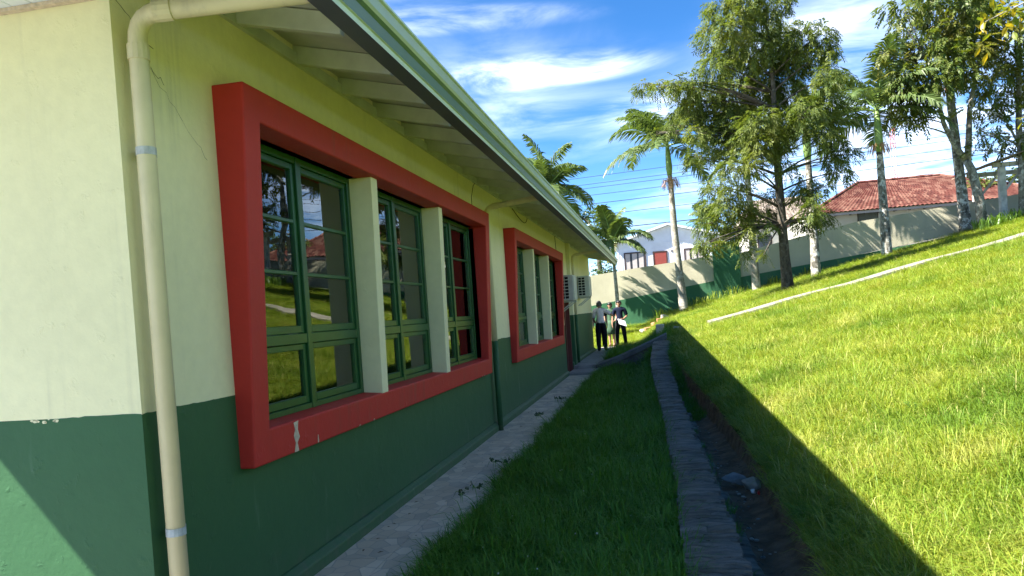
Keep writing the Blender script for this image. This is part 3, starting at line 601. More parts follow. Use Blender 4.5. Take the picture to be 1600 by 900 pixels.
    def window(y0, y1, z0, z1):
        xo = X-.055; w = 0.05; c = (y0+y1)/2; tz = 1.54
        fm = MB()
        fm.box(xo-.07, xo, y0, y0+w, z0, z1); fm.box(xo-.07, xo, y1-w, y1, z0, z1)
        for a, b in ((y0+w, c-.035), (c+.035, y1-w)):
            fm.box(xo-.07, xo-.001, a, b, z1-w, z1); fm.box(xo-.07, xo-.001, a, b, z0, z0+w*.8); fm.box(xo-.07, xo-.001, a, b, tz-.035, tz+.035)
        fm.box(xo-.07, xo+.004, c-.035, c+.035, z0, z1)
        wn = part(fm, 'window', M['frame_green'], bevel=0.004)
        for a, b in ((y0+w+.002, c-.037), (c+.037, y1-w-.002)):
            for lo, hi, rows in ((z0+w*.8+.002, tz-.037, 1), (tz+.037, z1-w-.002, 3)):
                sw = .042; xs = xo-.016; sm_ = MB(); deep = .035
                sm_.box(xs-deep, xs, a, a+sw, lo, hi); sm_.box(xs-deep, xs, b-sw, b, lo, hi); sm_.box(xs-deep, xs-.001, a+sw, b-sw, lo, lo+sw*1.25); sm_.box(xs-deep, xs-.001, a+sw, b-sw, hi-sw, hi)
                g0, g1 = lo+sw*1.25, hi-sw; h = (g1-g0)/rows
                for k in range(1, rows): sm_.box(xs-deep+.004, xs-.003, a+sw, b-sw, g0+h*k-.013, g0+h*k+.013)
                part(sm_, 'sash', M['frame_green'], wn, bevel=0.004)
                for k in range(rows):
                    pm = MB(); e = .002 if k == 0 else .013; e2 = .002 if k == rows-1 else .013
                    pm.box(xs-.024, xs-.021, a+sw-.003, b-sw+.003, g0+h*k+e-.004, g0+h*(k+1)-e2+.004)
                    part(pm, 'pane', M['glass'], wn)
        return wn
    for si, (Y0, Y1) in enumerate(SURROUNDS):
        s, spans, (z0, z1) = surround(Y0, Y1)
        s['label'] = 'near red window surround with a chipped sill' if si == 0 else 'far red window surround next to the brown door'
        if si == 0:
            ch = MB(); y = 4.42; f = lambda z: X+.09+(z-.84)*.0465+.0015
            pts = [(y-.035, 1.03), (y+.03, 1.035), (y+.02, .98), (y+.045, .93), (y+.012, .90), (y+.03, .845), (y-.03, .845), (y-.012, .90), (y-.035, .95), (y-.015, .99)]
            cen = (f(.94), y, .94)
            for i in range(len(pts)):
                a, b = pts[i], pts[(i+1) % len(pts)]; ch.add([cen, (f(b[1]), b[0], b[1]), (f(a[1]), a[0], a[1])], [(0, 1, 2)])
            part(ch, 'chipped_patch', M['plaster_raw'], s); ch = MB(); q = [(y+.30, .90), (y+.312, .90), (y+.318, .852), (y+.30, .845)]; ch.poly([(f(z), a, z) for a, z in q][::-1])
            part(ch, 'chipped_patch', M['plaster_raw'], s)
        # knocked corners and flaked spots along the front edges
        for k in range(4):
            zz = random.choice((.846, .846, 2.984, 1.036)) if k < 5 else random.uniform(1.2, 2.7); yy = random.uniform(Y0+.1, Y1-.1) if k < 5 else Y0+random.uniform(.02, .15); rr = random.uniform(.010, .022); fl = MB()
            f = lambda z: X+.09+(z-.84)*.0465+.0018
            pts = [(yy+rr*random.uniform(.5, 1.5)*math.cos(a), zz+rr*random.uniform(.3, .9)*abs(math.sin(a))*(1 if zz < 2 else -1)) for a in [i*.785 for i in range(8)]]
            for i in range(8): p, q = pts[i], pts[(i+1) % 8]; fl.add([(f(zz), yy, zz), (f(p[1]), p[0], p[1]), (f(q[1]), q[0], q[1])], [(0, 1, 2)])
            part(fl, 'flaked_spot', M['plaster_raw'], s)
        for a, b in spans: window(a, b, z0, z1)

    # ---------------- roof
    sl = 0.235; zb = lambda x: 3.43-sl*(x+2.36)          # underside line of the rafters
    ry0, ry1 = 2.55, 27.35; PY0 = 0.6
    rf = MB(); e = 0.13; t = 0.02
    xs = [-1.44, -2.0, -2.6, -6.0]; tops = [(x, zb(x)+e) for x in xs]
    def sheet(mb, prof, y0, y1, t):
        n = len(prof)
        for y in (y0, y1):
            for x, z in prof: mb.v += [(x, y, z), (x, y, z+t)]
        o = 2*n
        for i in range(n-1):
            p, q = 2*i, 2*i+2
            for f in ((p, q, q+o, p+o), (p+1, p+1+o, q+1+o, q+1), (p, p+1, q+1, q), (p+o, q+o, q+1+o, p+1+o)): mb.f.append(f); mb.m.append(0)
        mb.f += [(0, o, o+1, 1), (2*n-2, 2*n-1, 2*n-1+o, 2*n-2+o)]; mb.m += [0, 0]
    prof = tops+[(-10.6, zb(-1.4)+e-.02)]
    sheet(rf, prof, ry0, ry1, 0.025)
    roof = part(rf, 'roof', M['sheet'])
    pr_ = MB(); sheet(pr_, tops[:3]+[(-4.9, zb(-4.9)+e-.001)], PY0, ry0-.001, 0.025); part(pr_, 'porch_roof', M['sheet'], roof)
    # seams of the ceiling sheets between the rafters: battens under the sheet edge
    for k in range(0, 11):
        y = 2.9+2.27*k+.35
        if y < 27: part(MB().beam((-2.55, y, zb(-2.55)+e-.004), (-1.5, y, zb(-1.5)+e-.004), .05, .006), 'cover_strip', M['sheet'], roof)
    part(MB().box(-2.50, -2.37, 3.14, 27.29, 3.565, 3.60), 'wall_plate', M['rafter'], roof)
    part(MB().add([(X+.001, 3.13, 3.42), (X+.03, 3.13, 3.42), (X+.03, 3.13, 3.50), (X+.001, 3.13, 3.50), (X+.001, 27.3, 3.42), (X+.03, 27.3, 3.42), (X+.03, 27.3, 3.50), (X+.001, 27.3, 3.50)],
         [(0, 1, 2, 3), (7, 6, 5, 4), (0, 4, 5, 1), (1, 5, 6, 2), (2, 6, 7, 3)]), 'frieze', M['rafter'], roof)
    for k in range(-4, 31):
        y = 4.23+.757*k+random.uniform(-.012, .012); xe = -1.68+random.uniform(-.02, .02)
        mb = MB(); w = .03
        pr = [(-2.6, zb(-2.6)), (xe, zb(xe)), (xe+.012, zb(xe)+e-.01), (-2.6, zb(-2.6)+e-.002)]
        for yy in (y-w, y+w): mb.v += [(x, yy, z) for x, z in pr]
        mb.f = [(0, 1, 2, 3), (7, 6, 5, 4), (0, 4, 5, 1), (1, 5, 6, 2), (2, 6, 7, 3)]; mb.m = [0]*5
        part(mb, 'rafter', M['rafter'], roof, bevel=0.004)
        if k % 2 == 0:
            st = MB(); st.beam((xe, y+.035, zb(xe)+.07), (-1.385, y+.05, 3.285), .018, .005); st.beam((xe-.05, y+.032, zb(xe)+.08), (xe+.01, y+.036, zb(xe)+.03), .02, .006)
            part(st, 'gutter_strap', M['galv'], roof)
    # ogee gutter: slate base, pale lip, dark band, pale face
    gp = [(-1.495, 3.30), (-1.495, 3.105), (-1.385, 3.10), (-1.383, 3.128), (-1.372, 3.132), (-1.364, 3.192), (-1.346, 3.208), (-1.336, 3.225), (-1.335, 3.285), (-1.322, 3.292), (-1.322, 3.305), (-1.345, 3.305)]
    gi = [2, 2, 1, 1, 3, 3, 0, 0, 1, 1, 1]
    gm = MB()
    for y in (PY0, ry1+.02): gm.v += [(x, y, z) for x, z in gp]
    n = len(gp)
    for i in range(n-1): gm.f.append((i, i+1, n+i+1, n+i)); gm.m.append(gi[i])
    gm.poly([(x, ry1+.02, z) for x, z in gp], 0); gm.poly([(x, PY0, z) for x, z in gp][::-1], 0)
    lip = simple('white_green_gutter_edge', (0.56, 0.66, 0.50), 0.35, 0.5)
    part(gm, 'gutter', [M['gutter'], lip, M['gutter_base'], M['gutter_dark']], roof)
    # end verge
    part(MB().add(*_sl(ry1-.001, ry1+.024, zb, e)), 'verge_board', M['rafter'], roof)

    # ---------------- down pipes
    def arc(a, b, c, n=5):
        a, b, c = Vector(a), Vector(b), Vector(c); return [(1-t)**2*a+2*t*(1-t)*b+t*t*c for t in [i/n for i in range(n+1)]]
    def downpipe(y, ya, ztop, r, zbase, split=None, arm=True):
        xp = X+.035+r
        pts = arc((-1.43, ya, ztop+.07), (-1.43, ya, ztop), (-1.52, ya, ztop-.005))+arc((xp+.12, y, ztop-.06), (xp, y, ztop-.065), (xp, y, ztop-.19))
        end = split if split else zbase
        a = part(MB().tube(pts+[(xp, y, end)], r, 14), 'downpipe', M['pvc'], smooth=True)
        sl_ = MB(); p = Vector(pts[6]); d = (p-Vector(pts[5])).normalized(); sl_.tube([p+d*.02, p-d*.06], r*1.13, 14); sl_.tube([(xp, y, ztop-.2), (xp, y, ztop-.27)], r*1.13, 14) if r > .04 else None
        part(sl_, 'pipe_socket', M['pvc'], a, smooth=False)
        if split: part(MB().tube([(xp, y, split), (xp, y, zbase)], r*1.002, 14), 'painted_downpipe', M['green_dado'], smooth=True)
        return a, xp
    a, xp = downpipe(3.2, 3.38, 3.16, .043, 0.0)
    for z in (2.47, .70):
        c = MB().tube([(xp, 3.2, z-.018), (xp, 3.2, z+.018)], .0455, 16); c.box(xp-.075, xp-.03, 3.24, 3.247, z-.018, z+.018); c.box(xp-.01, xp+.012, 3.243, 3.262, z-.018, z+.018)
        part(c, 'pipe_clamp', M['galv'], a)
    downpipe(10.50, 10.45, 3.19, .04, 0.0, 1.26); downpipe(21.3, 21.3, 3.22, .04, 0.1, 1.5)
    # loose cables on the wall
    cb = MB(); cb.tube([(X+.012, 18.3, 3.42), (X+.012, 18.45, 2.9), (X+.012, 18.7, 2.45)], .006, 5); cb.tube([(X+.012, 10.2, 3.42), (X+.03, 10.02, 3.36), (X+.012, 9.95, 3.2), (X+.012, 9.94, 3.0)], .004, 5)
    lp = [(X+.012+.05*math.sin(math.pi*i/10), 12.9+1.5*i/10, 3.41-.16*math.sin(math.pi*i/10)) for i in range(11)]; cb.tube(lp, .006, 5)
    part(cb, 'cable', M['dark'])
    # porch roof over the front wall, lined with white strips
    part(MB().box(-4.9, -2.42, .62, 3.12, 3.20, 3.30), 'porch_ceiling', M['sheet'])
    x = -2.42; k = 0
    while x > -4.80:
        part(MB().box(x-.104, x-.004, 0.63, 3.10, 3.178, 3.195), 'lining_strip', M['white_pvc'], bevel=0.003); x -= .104
    part(MB().box(-4.9, -2.42, 3.095, 3.128, 3.160, 3.177), 'edge_moulding', M['plaster_raw'])
    return root
def _bx(x0, x1, y0, y1, z0, z1):
    t = MB().box(x0, x1, y0, y1, z0, z1); return t.v, t.f, 1
def _sl(y0, y1, zb, e):
    pr = [(-2.9, zb(-2.9)), (-1.48, zb(-1.48)), (-1.48, zb(-1.48)+e+.03), (-2.9, zb(-2.9)+e+.03)]
    vs = [(x, y, z) for y in (y0, y1) for x, z in pr]
    return vs, [(0, 1, 2, 3), (7, 6, 5, 4), (0, 4, 5, 1), (1, 5, 6, 2), (2, 6, 7, 3), (3, 7, 4, 0)]
building()

def curtains():
    sheer = Mat('sheer_white_curtain', (0.86, 0.86, 0.84), 0.9, 0.05); sheer.translucent((1, 1, 1), 0.2)
    mauve = Mat('mauve_drape', (0.20, 0.125, 0.155), 0.9, 0.05); mauve.translucent((1, .9, .9), 0.2)
    grey = Mat('grey_beige_drape', (0.27, 0.245, 0.225), 0.9, 0.05); grey.translucent((1, 1, 1), 0.2)
    n = 0
    for si, (Y0, Y1) in enumerate(SURROUNDS):
        f1, f2 = Y0+2.02, Y0+3.96
        for wi, (a, b) in enumerate(((Y0+.18, f1), (f1+.135, f2), (f2+.135, Y1-.2))):
            for kind, (p, q, m) in enumerate(((a+.02, b-.02, sheer.m), (a+(b-a)*.74, b-.02, mauve.m if wi == 2 else grey.m))):
                mb = MB(); K = 60; ph = random.uniform(0, 6)
                for i in range(K+1):
                    t = i/K; y = p+(q-p)*t; x = WALL_X-(.27 if kind == 0 else .19)+.036*math.sin(ph+t*(27 if kind == 0 else 22))+.012*math.sin(ph+t*11)
                    mb.v += [(x, y, 2.86), (x+.01*math.sin(t*19), y, 1.9), (x+.006, y+.01*math.sin(t*9), .98)]
                for i in range(K):
                    for j in range(2): mb.f.append((i*3+j, i*3+j+1, i*3+j+4, i*3+j+3)); mb.m.append(0)
                o = mb.obj('curtain', m, None, smooth=True, loc=(WALL_X-.28, p, .98))
                sd = o.modifiers.new('thickness', 'SOLIDIFY'); sd.thickness = 0.003
                nth = ('nearest', 'middle', 'farthest')[wi]; wh = ('near', 'far')[si]
                kd = 'sheer white curtain' if kind == 0 else ('mauve drape' if wi == 2 else 'grey beige drape')
                tag(o, f'{kd} behind the {nth} window of the {wh} red surround', 'curtain', 'curtains behind the school windows')
curtains()

def air_conditioners():
    wh = simple('aged_white_enamel', (0.52, 0.53, 0.47), 0.45, 0.4, 0.1, 5); dk = simple('black_louvre_gap', (0.012, 0.013, 0.014), 0.7, 0.2)
    for (y, z0, lab) in ((18.45, 1.86, 'white air conditioner box with slotted side grille, nearer to the red window surround'), (22.7, 2.0, 'white air conditioner box on the cream wall, farther one near the corner')):
        x0, x1, y1, z1 = WALL_X, WALL_X+.375, y+.8, z0+.62
        t = thing('air_conditioner', lab, 'air conditioner', (x0, y, z0), 'air conditioners on the cream wall')
        Lc = world_loc(t)
        MB().box(x0+.03, x1-.02, y+.012, y1, z0, z1).obj('case', wh, t, bevel=0.012, seg=2, loc=Lc)
        MB().box(x1-.02, x1, y+.04, y1-.04, z0+.03, z1-.03).obj('front_panel', wh, t, bevel=0.01, loc=Lc)
        MB().box(x0+.05, x0+.26, y+.006, y+.0115, z0+.05, z1-.04).obj('grille_void', dk, t, loc=Lc)
        g = MB(); 
        for i in range(3): g.box(x0+.045+i*.1, x0+.06+i*.1, y-.012, y+.0055, z0+.04, z1-.03)
        for k in range(8): 
            zz = z0+.04+k*(.55/7.0)*.985
            for i in range(2): g.box(x0+.0605+i*.1, x0+.1445+i*.1, y-.009, y+.005, zz-.009, zz+.009)
        g.obj('grille', wh, t, loc=Lc)
        b = MB()
        for yy in (y+.1, y1-.12): b.box(x0+.001, x1-.03, yy, yy+.03, z0-.035, z0-.001); b.beam((x0+.01, yy+.015, z0-.25), (x1-.06, yy+.015, z0-.03), .025, .02, (0, 1, 0))
        b.obj('bracket', M['galv'], t, loc=Lc)
air_conditioners()

# ------------------------------------------------------------------ boundary wall and what stands behind it
def boundary_wall():
    cr = Mat('weathered_cream_wall', (0.43, 0.40, 0.295), 0.85, 0.15); cr.vary(0.8, 0.12, det=7).mix(cr.mathn('MULTIPLY', cr.ramp(cr.noise(1.1, 7, 0.7, (1, 1, 0.18)), 0.52, 0.72), 0.45), (0.33, 0.31, 0.25)); cr.bump(cr.noise(25, 4), 0.008)
    gr = Mat('weathered_green_wall', (0.040, 0.125, 0.062), 0.8, 0.2); gr.vary(1.2, 0.15, det=6).mix(gr.mathn('MULTIPLY', gr.ramp(gr.noise(1.5, 6, 0.7, (1, 1, 0.2)), 0.56, 0.72), 0.4), (0.10, 0.16, 0.10)); gr.bump(gr.noise(25, 4), 0.008)
    root = thing('boundary_wall', 'cream wall with dark green base running up the slope behind the palms', 'wall', (2.6, FAR_Y, 1.5)); L = world_loc(root)
    def run(pts, mi_name, mat, y0, y1):
        mb = MB(); n = len(pts)
        for x, lo, hi in pts: mb.v += [(x, y0, lo), (x, y0, hi), (x, y1, hi), (x, y1, lo)]
        for i in range(n-1):
            p = i*4; q = p+4
            for f in ((p, q, q+1, p+1), (p+1, q+1, q+2, p+2), (p+2, q+2, q+3, p+3)): mb.f.append(f); mb.m.append(0)
        mb.f += [(0, 1, 2, 3), (4*n-1, 4*n-2, 4*n-3, 4*n-4)]; mb.m += [0, 0]
        return mb.obj(mi_name, mat, root, loc=L)
    F = FAR_Y
    run([(-14, -.2, 1.0), (-3.3, .2, 1.80), (2.68, .9, 2.60)], 'green_base', gr.m, F, F+.18)
    run([(-14, 1.0, 2.4), (-3.3, 1.80, 3.30), (2.68, 2.60, 3.83)], 'cream_panel', cr.m, F, F+.18)
    run([(2.68, .8, 4.48), (3.94, 1.0, 4.38)], 'pillar', gr.m, F-.10, F+.25)
    run([(3.94, 1.0, 2.69), (9.2, 2.0, 3.32), (30, 5.5, 5.9)], 'green_base', gr.m, F, F+.18)
    run([(3.94, 2.69, 3.85), (9.2, 3.32, 4.86), (16.2, 4.3, 5.5), (30, 5.9, 7.6)], 'cream_panel', cr.m, F, F+.18)
boundary_wall()

def tile_roof(name, quadpts, mat, parent, L, nu, nv):
    """barrel tiles as real relief: quad eaveL, eaveR, ridgeR, ridgeL"""
    a, b, c, d = [Vector(p) for p in quadpts]; nrm = (b-a).cross(d-a).normalized(); nrm = nrm if nrm.z > 0 else -nrm
    prof = [0, .6, 1, .6]; U = nu*4; V = []; F = []
    for j in range(nv):
        for e in (0, 1):
            v = (j+e*1.0)/nv; lift = 0.045 if e == 0 else 0.005
            lo = a+(d-a)*v; hi = b+(c-b)*v; Wd = (hi-lo).length
            for i in range(U+1): V.append(lo+(hi-lo)*(i/U)+nrm*(0.05*prof[i % 4]+lift))
    for r in range(2*nv-1):
        for i in range(U): F.append((r*(U+1)+i, r*(U+1)+i+1, (r+1)*(U+1)+i+1, (r+1)*(U+1)+i))
    o = link(name, fast_mesh(name, [tuple(v-L) for v in V], F, mat), parent, L); o['kind'] = 'stuff'; return o
def tile_material(name, c, c2, c3):
    t = Mat(name, c, 0.85, 0.15)
    w = t.N.new('ShaderNodeTexWhiteNoise'); w.noise_dimensions = '2D'
    sn = t.N.new('ShaderNodeVectorMath'); sn.operation = 'SNAP'; t.L.new(t.pos(), sn.inputs[0]); sn.inputs[1].default_value = (.22, .32, 50); t.L.new(sn.outputs[0], w.inputs['Vector'])
    t.mix(t.ramp(w.outputs['Value'], 0.35, 1.0), c2).mix(t.mathn('MULTIPLY', t.ramp(w.outputs['Value'], 0.0, 0.3, 0.8, 0), 1.0), c3); t.vary(0.7, 0.1, det=6)
    return t.m
def houses():
    # white timber house with a gable
    wt = Mat('white_painted_boards', (0.66, 0.70, 0.76), 0.7, 0.2); wt.vary(2, 0.06)
    fr = simple('dark_brown_window_frame', (0.05, 0.03, 0.028), 0.6, 0.3); rd = simple('brick_red_shutter', (0.22, 0.045, 0.035), 0.6, 0.3)
    cu = simple('pale_house_curtain', (0.42, 0.38, 0.36), 0.9, 0.1); gl = simple('dark_house_glass', (0.03, 0.03, 0.035), 0.15, 0.6)
    Y = 56.0; h = thing('white_house', 'white board house with low gable behind the cream wall', 'house', (0.9, Y, 3)); L = world_loc(h)
    xl_, xr_, ap = -2.75, 4.9, 0.92; eave = lambda x: 7.22-abs(x-ap)*0.285
    wb = MB(); wb.v = [(xl_, Y, 1), (xr_, Y, 1), (xr_, Y, eave(xr_)), (ap, Y, eave(ap)), (xl_, Y, eave(xl_))]; wb.v += [(x, Y+9, z) for x, _, z in wb.v]
    wb.f = [(0, 1, 2, 3, 4), (9, 8, 7, 6, 5), (0, 4, 9, 5), (1, 6, 7, 2)]; wb.m = [0]*4; wb.obj('wall', wt.m, h, loc=L)
    bt = MB(); x = xl_+.1
    while x < xr_: bt.box(x, x+.035, Y-.02, Y-.001, 5.65 if -2.4 < x < 4.5 else 2, eave(x)-.06); bt.box(x, x+.035, Y-.02, Y-.001, 2, 4.2); x += .22
    bt.box(xl_, xr_, Y-.03, Y-.0005, 6.02, 6.07); o = bt.obj('battens', wt.m, h, loc=L); o['kind'] = 'stuff'
    for s in (-1, 1):
        x2 = xl_-.35 if s < 0 else xr_+.35; mb = MB(); w = 0.09
        pr = [(ap, eave(ap)+.02), (x2, eave(x2)+.02), (x2, eave(x2)+.16), (ap, eave(ap)+.16)]
        for y in (Y-.45, Y+9.3): mb.v += [(x, y, z) for x, z in pr]
        fs = [(0, 1, 2, 3), (7, 6, 5, 4), (0, 4, 5, 1), (1, 5, 6, 2), (2, 6, 7, 3)]; mb.f = fs; mb.m = [0, 0, 0, 0, 1]
        mb.obj('roof', [wt.m, M['sheet']], h, loc=L)
    for x0, x1, z0, z1, kind in ((-2.27, -.72, 4.2, 5.52, 0), (-.22, .80, 4.2, 5.46, 1), (1.95, 3.4, 4.2, 5.50, 0)):
        f = MB(); w = .09
        f.box(x0, x0+w, Y-.06, Y-.0012, z0, z1); f.box(x1-w, x1, Y-.06, Y-.0012, z0, z1); f.box(x0+w, x1-w, Y-.059, Y-.0012, z1-w, z1); f.box(x0+w, x1-w, Y-.059, Y-.0012, z0, z0+w)
        wn = f.obj('window' if kind == 0 else 'shuttered_window', fr, h, loc=L)
        if kind: MB().box(x0+w, x1-w, Y-.04, Y-.002, z0+w, z1-w).obj('shutter', rd, wn, loc=L)
        else:
            MB().box(x0+w, x1-w, Y-.02, Y-.002, z0+w, z1-w).obj('pane', gl, wn, loc=L)
            for a in (.0, .36, .7): MB().box(x0+w+(x1-x0-2*w)*a, x0+w+(x1-x0-2*w)*(a+.24), Y-.03, Y-.021, z0+w, z1-w-.002).obj('curtain_strip', cu, wn, loc=L)
    MB().box(1.05, 1.2, Y-.06, Y-.002, 5.35, 5.45).obj('wall_lamp', fr, h, loc=L)
    # red tiled house
    tm = tile_material('red_clay_tiles', (0.115, 0.040, 0.032), (0.19, 0.095, 0.072), (0.075, 0.028, 0.025))
    cw = simple('pale_house_wall', (0.50, 0.49, 0.42), 0.85, 0.15, 0.1, 1.0)
    h = thing('tiled_house', 'pale house with hipped red clay tile roof behind the cream wall', 'house', (13, 45, 4)); L = world_loc(h)
    MB().box(8.3, 20.2, 45, 53, 1.5, 6.02).obj('wall', cw, h, loc=L)
    e0, e1, y0, y1, ze, zr = 8.25, 20.9, 44.35, 53.6, 5.93, 7.98
    A, B, C, D = (e0, y0, ze), (e1, y0, ze), (16.5, 48.9, zr), (12.0, 48.9, zr)
    E1, G = (e1, y1, ze), (e0, y1, ze)
    tile_roof('roof_tiles', (A, B, C, D), tm, h, L, 56, 15); tile_roof('roof_tiles', (G, A, D, D), tm, h, L, 42, 15); tile_roof('roof_tiles', (B, E1, C, C), tm, h, L, 42, 15); tile_roof('roof_tiles', (E1, G, D, C), tm, h, L, 56, 15)
    rg = MB()
    for p, q in ((A, D), (B, C), (D, C)):
        p, q = Vector(p), Vector(q); n = int((q-p).length/.4)
        for i in range(n): s = p+(q-p)*(i/n); t = p+(q-p)*((i+1.1)/n); rg.tube([s+Vector((0, 0, .06)), t+Vector((0, 0, .09))], [.10, .085], 6)
    rg.obj('ridge_tiles', tm, h, loc=L)['kind'] = 'stuff'
    MB().box(e0, e1, y0-.02, y0+.06, ze-.13, ze-.02).obj('fascia', M['gutter_base'], h, loc=L)
    rt = MB()
    for i in range(16): rt.box(9+i*.75, 9.07+i*.75, y0+.061, 45, ze-.12, ze-.03)
    rt.obj('eave_rafters', M['dark'], h, loc=L)
    f = MB().box(10.92, 11.98, 44.97, 44.999, 5.40, 5.86).obj('window', fr, h, loc=L); g = MB()
    for i in range(7): g.box(10.96, 11.94, 44.955, 44.969, 5.43+i*.06, 5.475+i*.06)
    g.obj('louvre', simple('grey_green_louvre', (0.11, 0.13, 0.11), 0.5, 0.4), f, loc=L)
    # grey-brown roofed house left of it, behind the feathery tree
    gm = tile_material('grey_brown_tiles', (0.22, 0.18, 0.15), (0.32, 0.26, 0.21), (0.13, 0.11, 0.10))
    h = thing('brown_roof_house', 'pale house with grey brown roof half hidden behind the feathery tree', 'house', (7.5, 52, 4)); L = world_loc(h)
    MB().box(5.9, 10.9, 52, 60, 1, 6.5).obj('wall', simple('house_cream', (0.62, 0.60, 0.54), 0.85, 0.15), h, loc=L)
    tile_roof('roof_tiles', ((5.4, 51.4, 6.45), (11.3, 51.4, 6.45), (10.2, 56, 8.4), (6.6, 56, 8.4)), gm, h, L, 26, 12); tile_roof('roof_tiles', ((11.3, 60.6, 6.45), (5.4, 60.6, 6.45), (6.6, 56, 8.4), (10.2, 56, 8.4)), gm, h, L, 26, 12)
    for s in (((5.4, 51.4, 6.45), (5.4, 60.6, 6.45), (6.6, 56, 8.4)), ((11.3, 60.6, 6.45), (11.3, 51.4, 6.45), (10.2, 56, 8.4))): MB().poly(s).obj('roof_end', gm, h, loc=L)
    f = MB().box(6.5, 7.4, 51.95, 51.999, 4.6, 5.6).obj('window', fr, h, loc=L); MB().box(6.56, 7.34, 51.93, 51.949, 4.66, 5.54).obj('pane', gl, f, loc=L)
    # green gable roof further back
    h = thing('green_roof_house', 'house with dull green gable roof rising behind the red tiles', 'house', (18.5, 60, 4)); L = world_loc(h)
    gr = simple('dull_green_sheet', (0.075, 0.10, 0.075), 0.7, 0.3, 0.15, 3)
    MB().add([(15.2, 60, 1), (22.6, 60, 1), (22.6, 60, 8.0), (18.0, 60, 9.10), (15.2, 60, 8.3), (15.2, 70, 1), (22.6, 70, 1), (22.6, 70, 8.0), (18.0, 70, 9.10), (15.2, 70, 8.3)], [(0, 1, 2, 3, 4), (9, 8, 7, 6, 5), (0, 4, 9, 5), (1, 6, 7, 2)]).obj('gable_wall', gr, h, loc=L)
    for p, q in (((14.6, 8.18), (18.0, 9.20)), ((18.0, 9.20), (23.4, 7.86))):
        MB().add([(p[0], 59.5, p[1]), (q[0], 59.5, q[1]), (q[0], 59.5, q[1]+.12), (p[0], 59.5, p[1]+.12), (p[0], 70.3, p[1]), (q[0], 70.3, q[1]), (q[0], 70.3, q[1]+.12), (p[0], 70.3, p[1]+.12)], [(0, 1, 2, 3), (7, 6, 5, 4), (0, 4, 5, 1), (1, 5, 6, 2), (2, 6, 7, 3), (3, 7, 4, 0)]).obj('roof', M['gutter_base'], h, loc=L)
houses()

def shelter_and_lines():
    wd = simple('whitewashed_timber', (0.46, 0.43, 0.38), 0.85, 0.15, 0.3, 4, 0.006, 20); br = simple('old_brown_boards', (0.20, 0.15, 0.11), 0.85, 0.15, 0.35, 4, 0.006, 20)
    t = thing('wooden_shelter', 'weathered timber shelter with sloping board roof at the top of the slope', 'shelter', (15, 36.9, 4.2)); L = world_loc(t)
    for x, y in ((14.85, 36.8), (18.2, 36.8), (14.85, 39.6), (18.2, 39.6)): MB().box(x-.13, x+.13, y-.13, y+.13, 3.4, 6.55).obj('post', wd, t, bevel=0.02, loc=L)
    for y in (36.8, 39.6):
        MB().box(14.5, 18.5, y-.07, y+.07, 6.552, 6.75).obj('beam', wd, t, bevel=0.01, loc=L)
        MB().beam((14.95, y, 5.55), (15.75, y, 6.5), .09, .09, (0, 1, 0)).obj('brace', wd, t, loc=L)
    for i in range(9):
        a = 36.2+i*.43; MB().add([(14.0, a, 6.60), (19, a, 8.05), (19, a+.40, 8.05), (14.0, a+.40, 6.60), (14.0, a, 6.65), (19, a, 8.10), (19, a+.40, 8.10), (14.0, a+.40, 6.65)], [(0, 3, 2, 1), (4, 5, 6, 7), (0, 1, 5, 4), (1, 2, 6, 5), (2, 3, 7, 6), (3, 0, 4, 7)]).obj('roof_board', br, t, loc=L)
    # overhead wires across the street
    wm = simple('black_cable', (0.03, 0.03, 0.035), 0.6, 0.3)
    def wire(z0, z1, y, sag, r, label):
        a = Vector((-40, y, z0-(z1-z0)*.4)); b = Vector((60, y+3, z1+(z1-z0)*.8)); mb = MB(); n = 40
        mb.tube([a+(b-a)*(i/n)+Vector((0, 0, -sag*4*(i/n)*(1-i/n))) for i in range(n+1)], r, 5)
        tag(mb.obj('power_line', wm, None, smooth=True, loc=a), label, 'power line', 'overhead wires above the street')
    names = ['lowest and thickest', 'second lowest', 'third lowest', 'middle', 'third highest', 'second highest', 'highest']
    for i, (z0, z1, y, r) in enumerate(((7.6, 8.9, 55, .035), (8.5, 10.2, 55, .02), (9.2, 10.9, 54, .022), (9.9, 11.6, 54.5, .017), (10.3, 12.1, 54, .017), (10.7, 12.6, 55, .017), (11.1, 13.1, 54.5, .017))):
        wire(z0, z1, y, 0.8, r, f'{names[i]} dark overhead wire crossing the sky above the houses')
    # lattice mast
    rd = simple('faded_red_mast', (0.45, 0.13, 0.12), 0.7, 0.2); wt = simple('faded_white_mast', (0.62, 0.60, 0.58), 0.7, 0.2)
    t = thing('radio_mast', 'thin red and white lattice mast far behind the tiled house', 'mast', (43.1, 150, 8)); L = world_loc(t)
    for k in range(6):
        z0, z1 = 8+k*3.8, 8+(k+1)*3.8; mb = MB(); w = .75-.06*k; w1 = .75-.06*(k+1); c0 = Vector((43.1, 150, 0))
        cs = [Vector((math.cos(a), math.sin(a), 0)) for a in (0.3, 2.4, 4.5)]
        for i in range(3):
            mb.tube([c0+cs[i]*w+Vector((0, 0, z0)), c0+cs[i]*w1+Vector((0, 0, z1))], .07, 5)
            for s in range(3):
                q0 = z0+(z1-z0)*s/3; q1 = z0+(z1-z0)*(s+1)/3; mb.tube([c0+cs[i]*w+Vector((0, 0, q0)), c0+cs[(i+1) % 3]*w+Vector((0, 0, q1))], .04, 4)
        mb.obj('mast_section', rd if k % 2 else wt, t, loc=L)
shelter_and_lines()

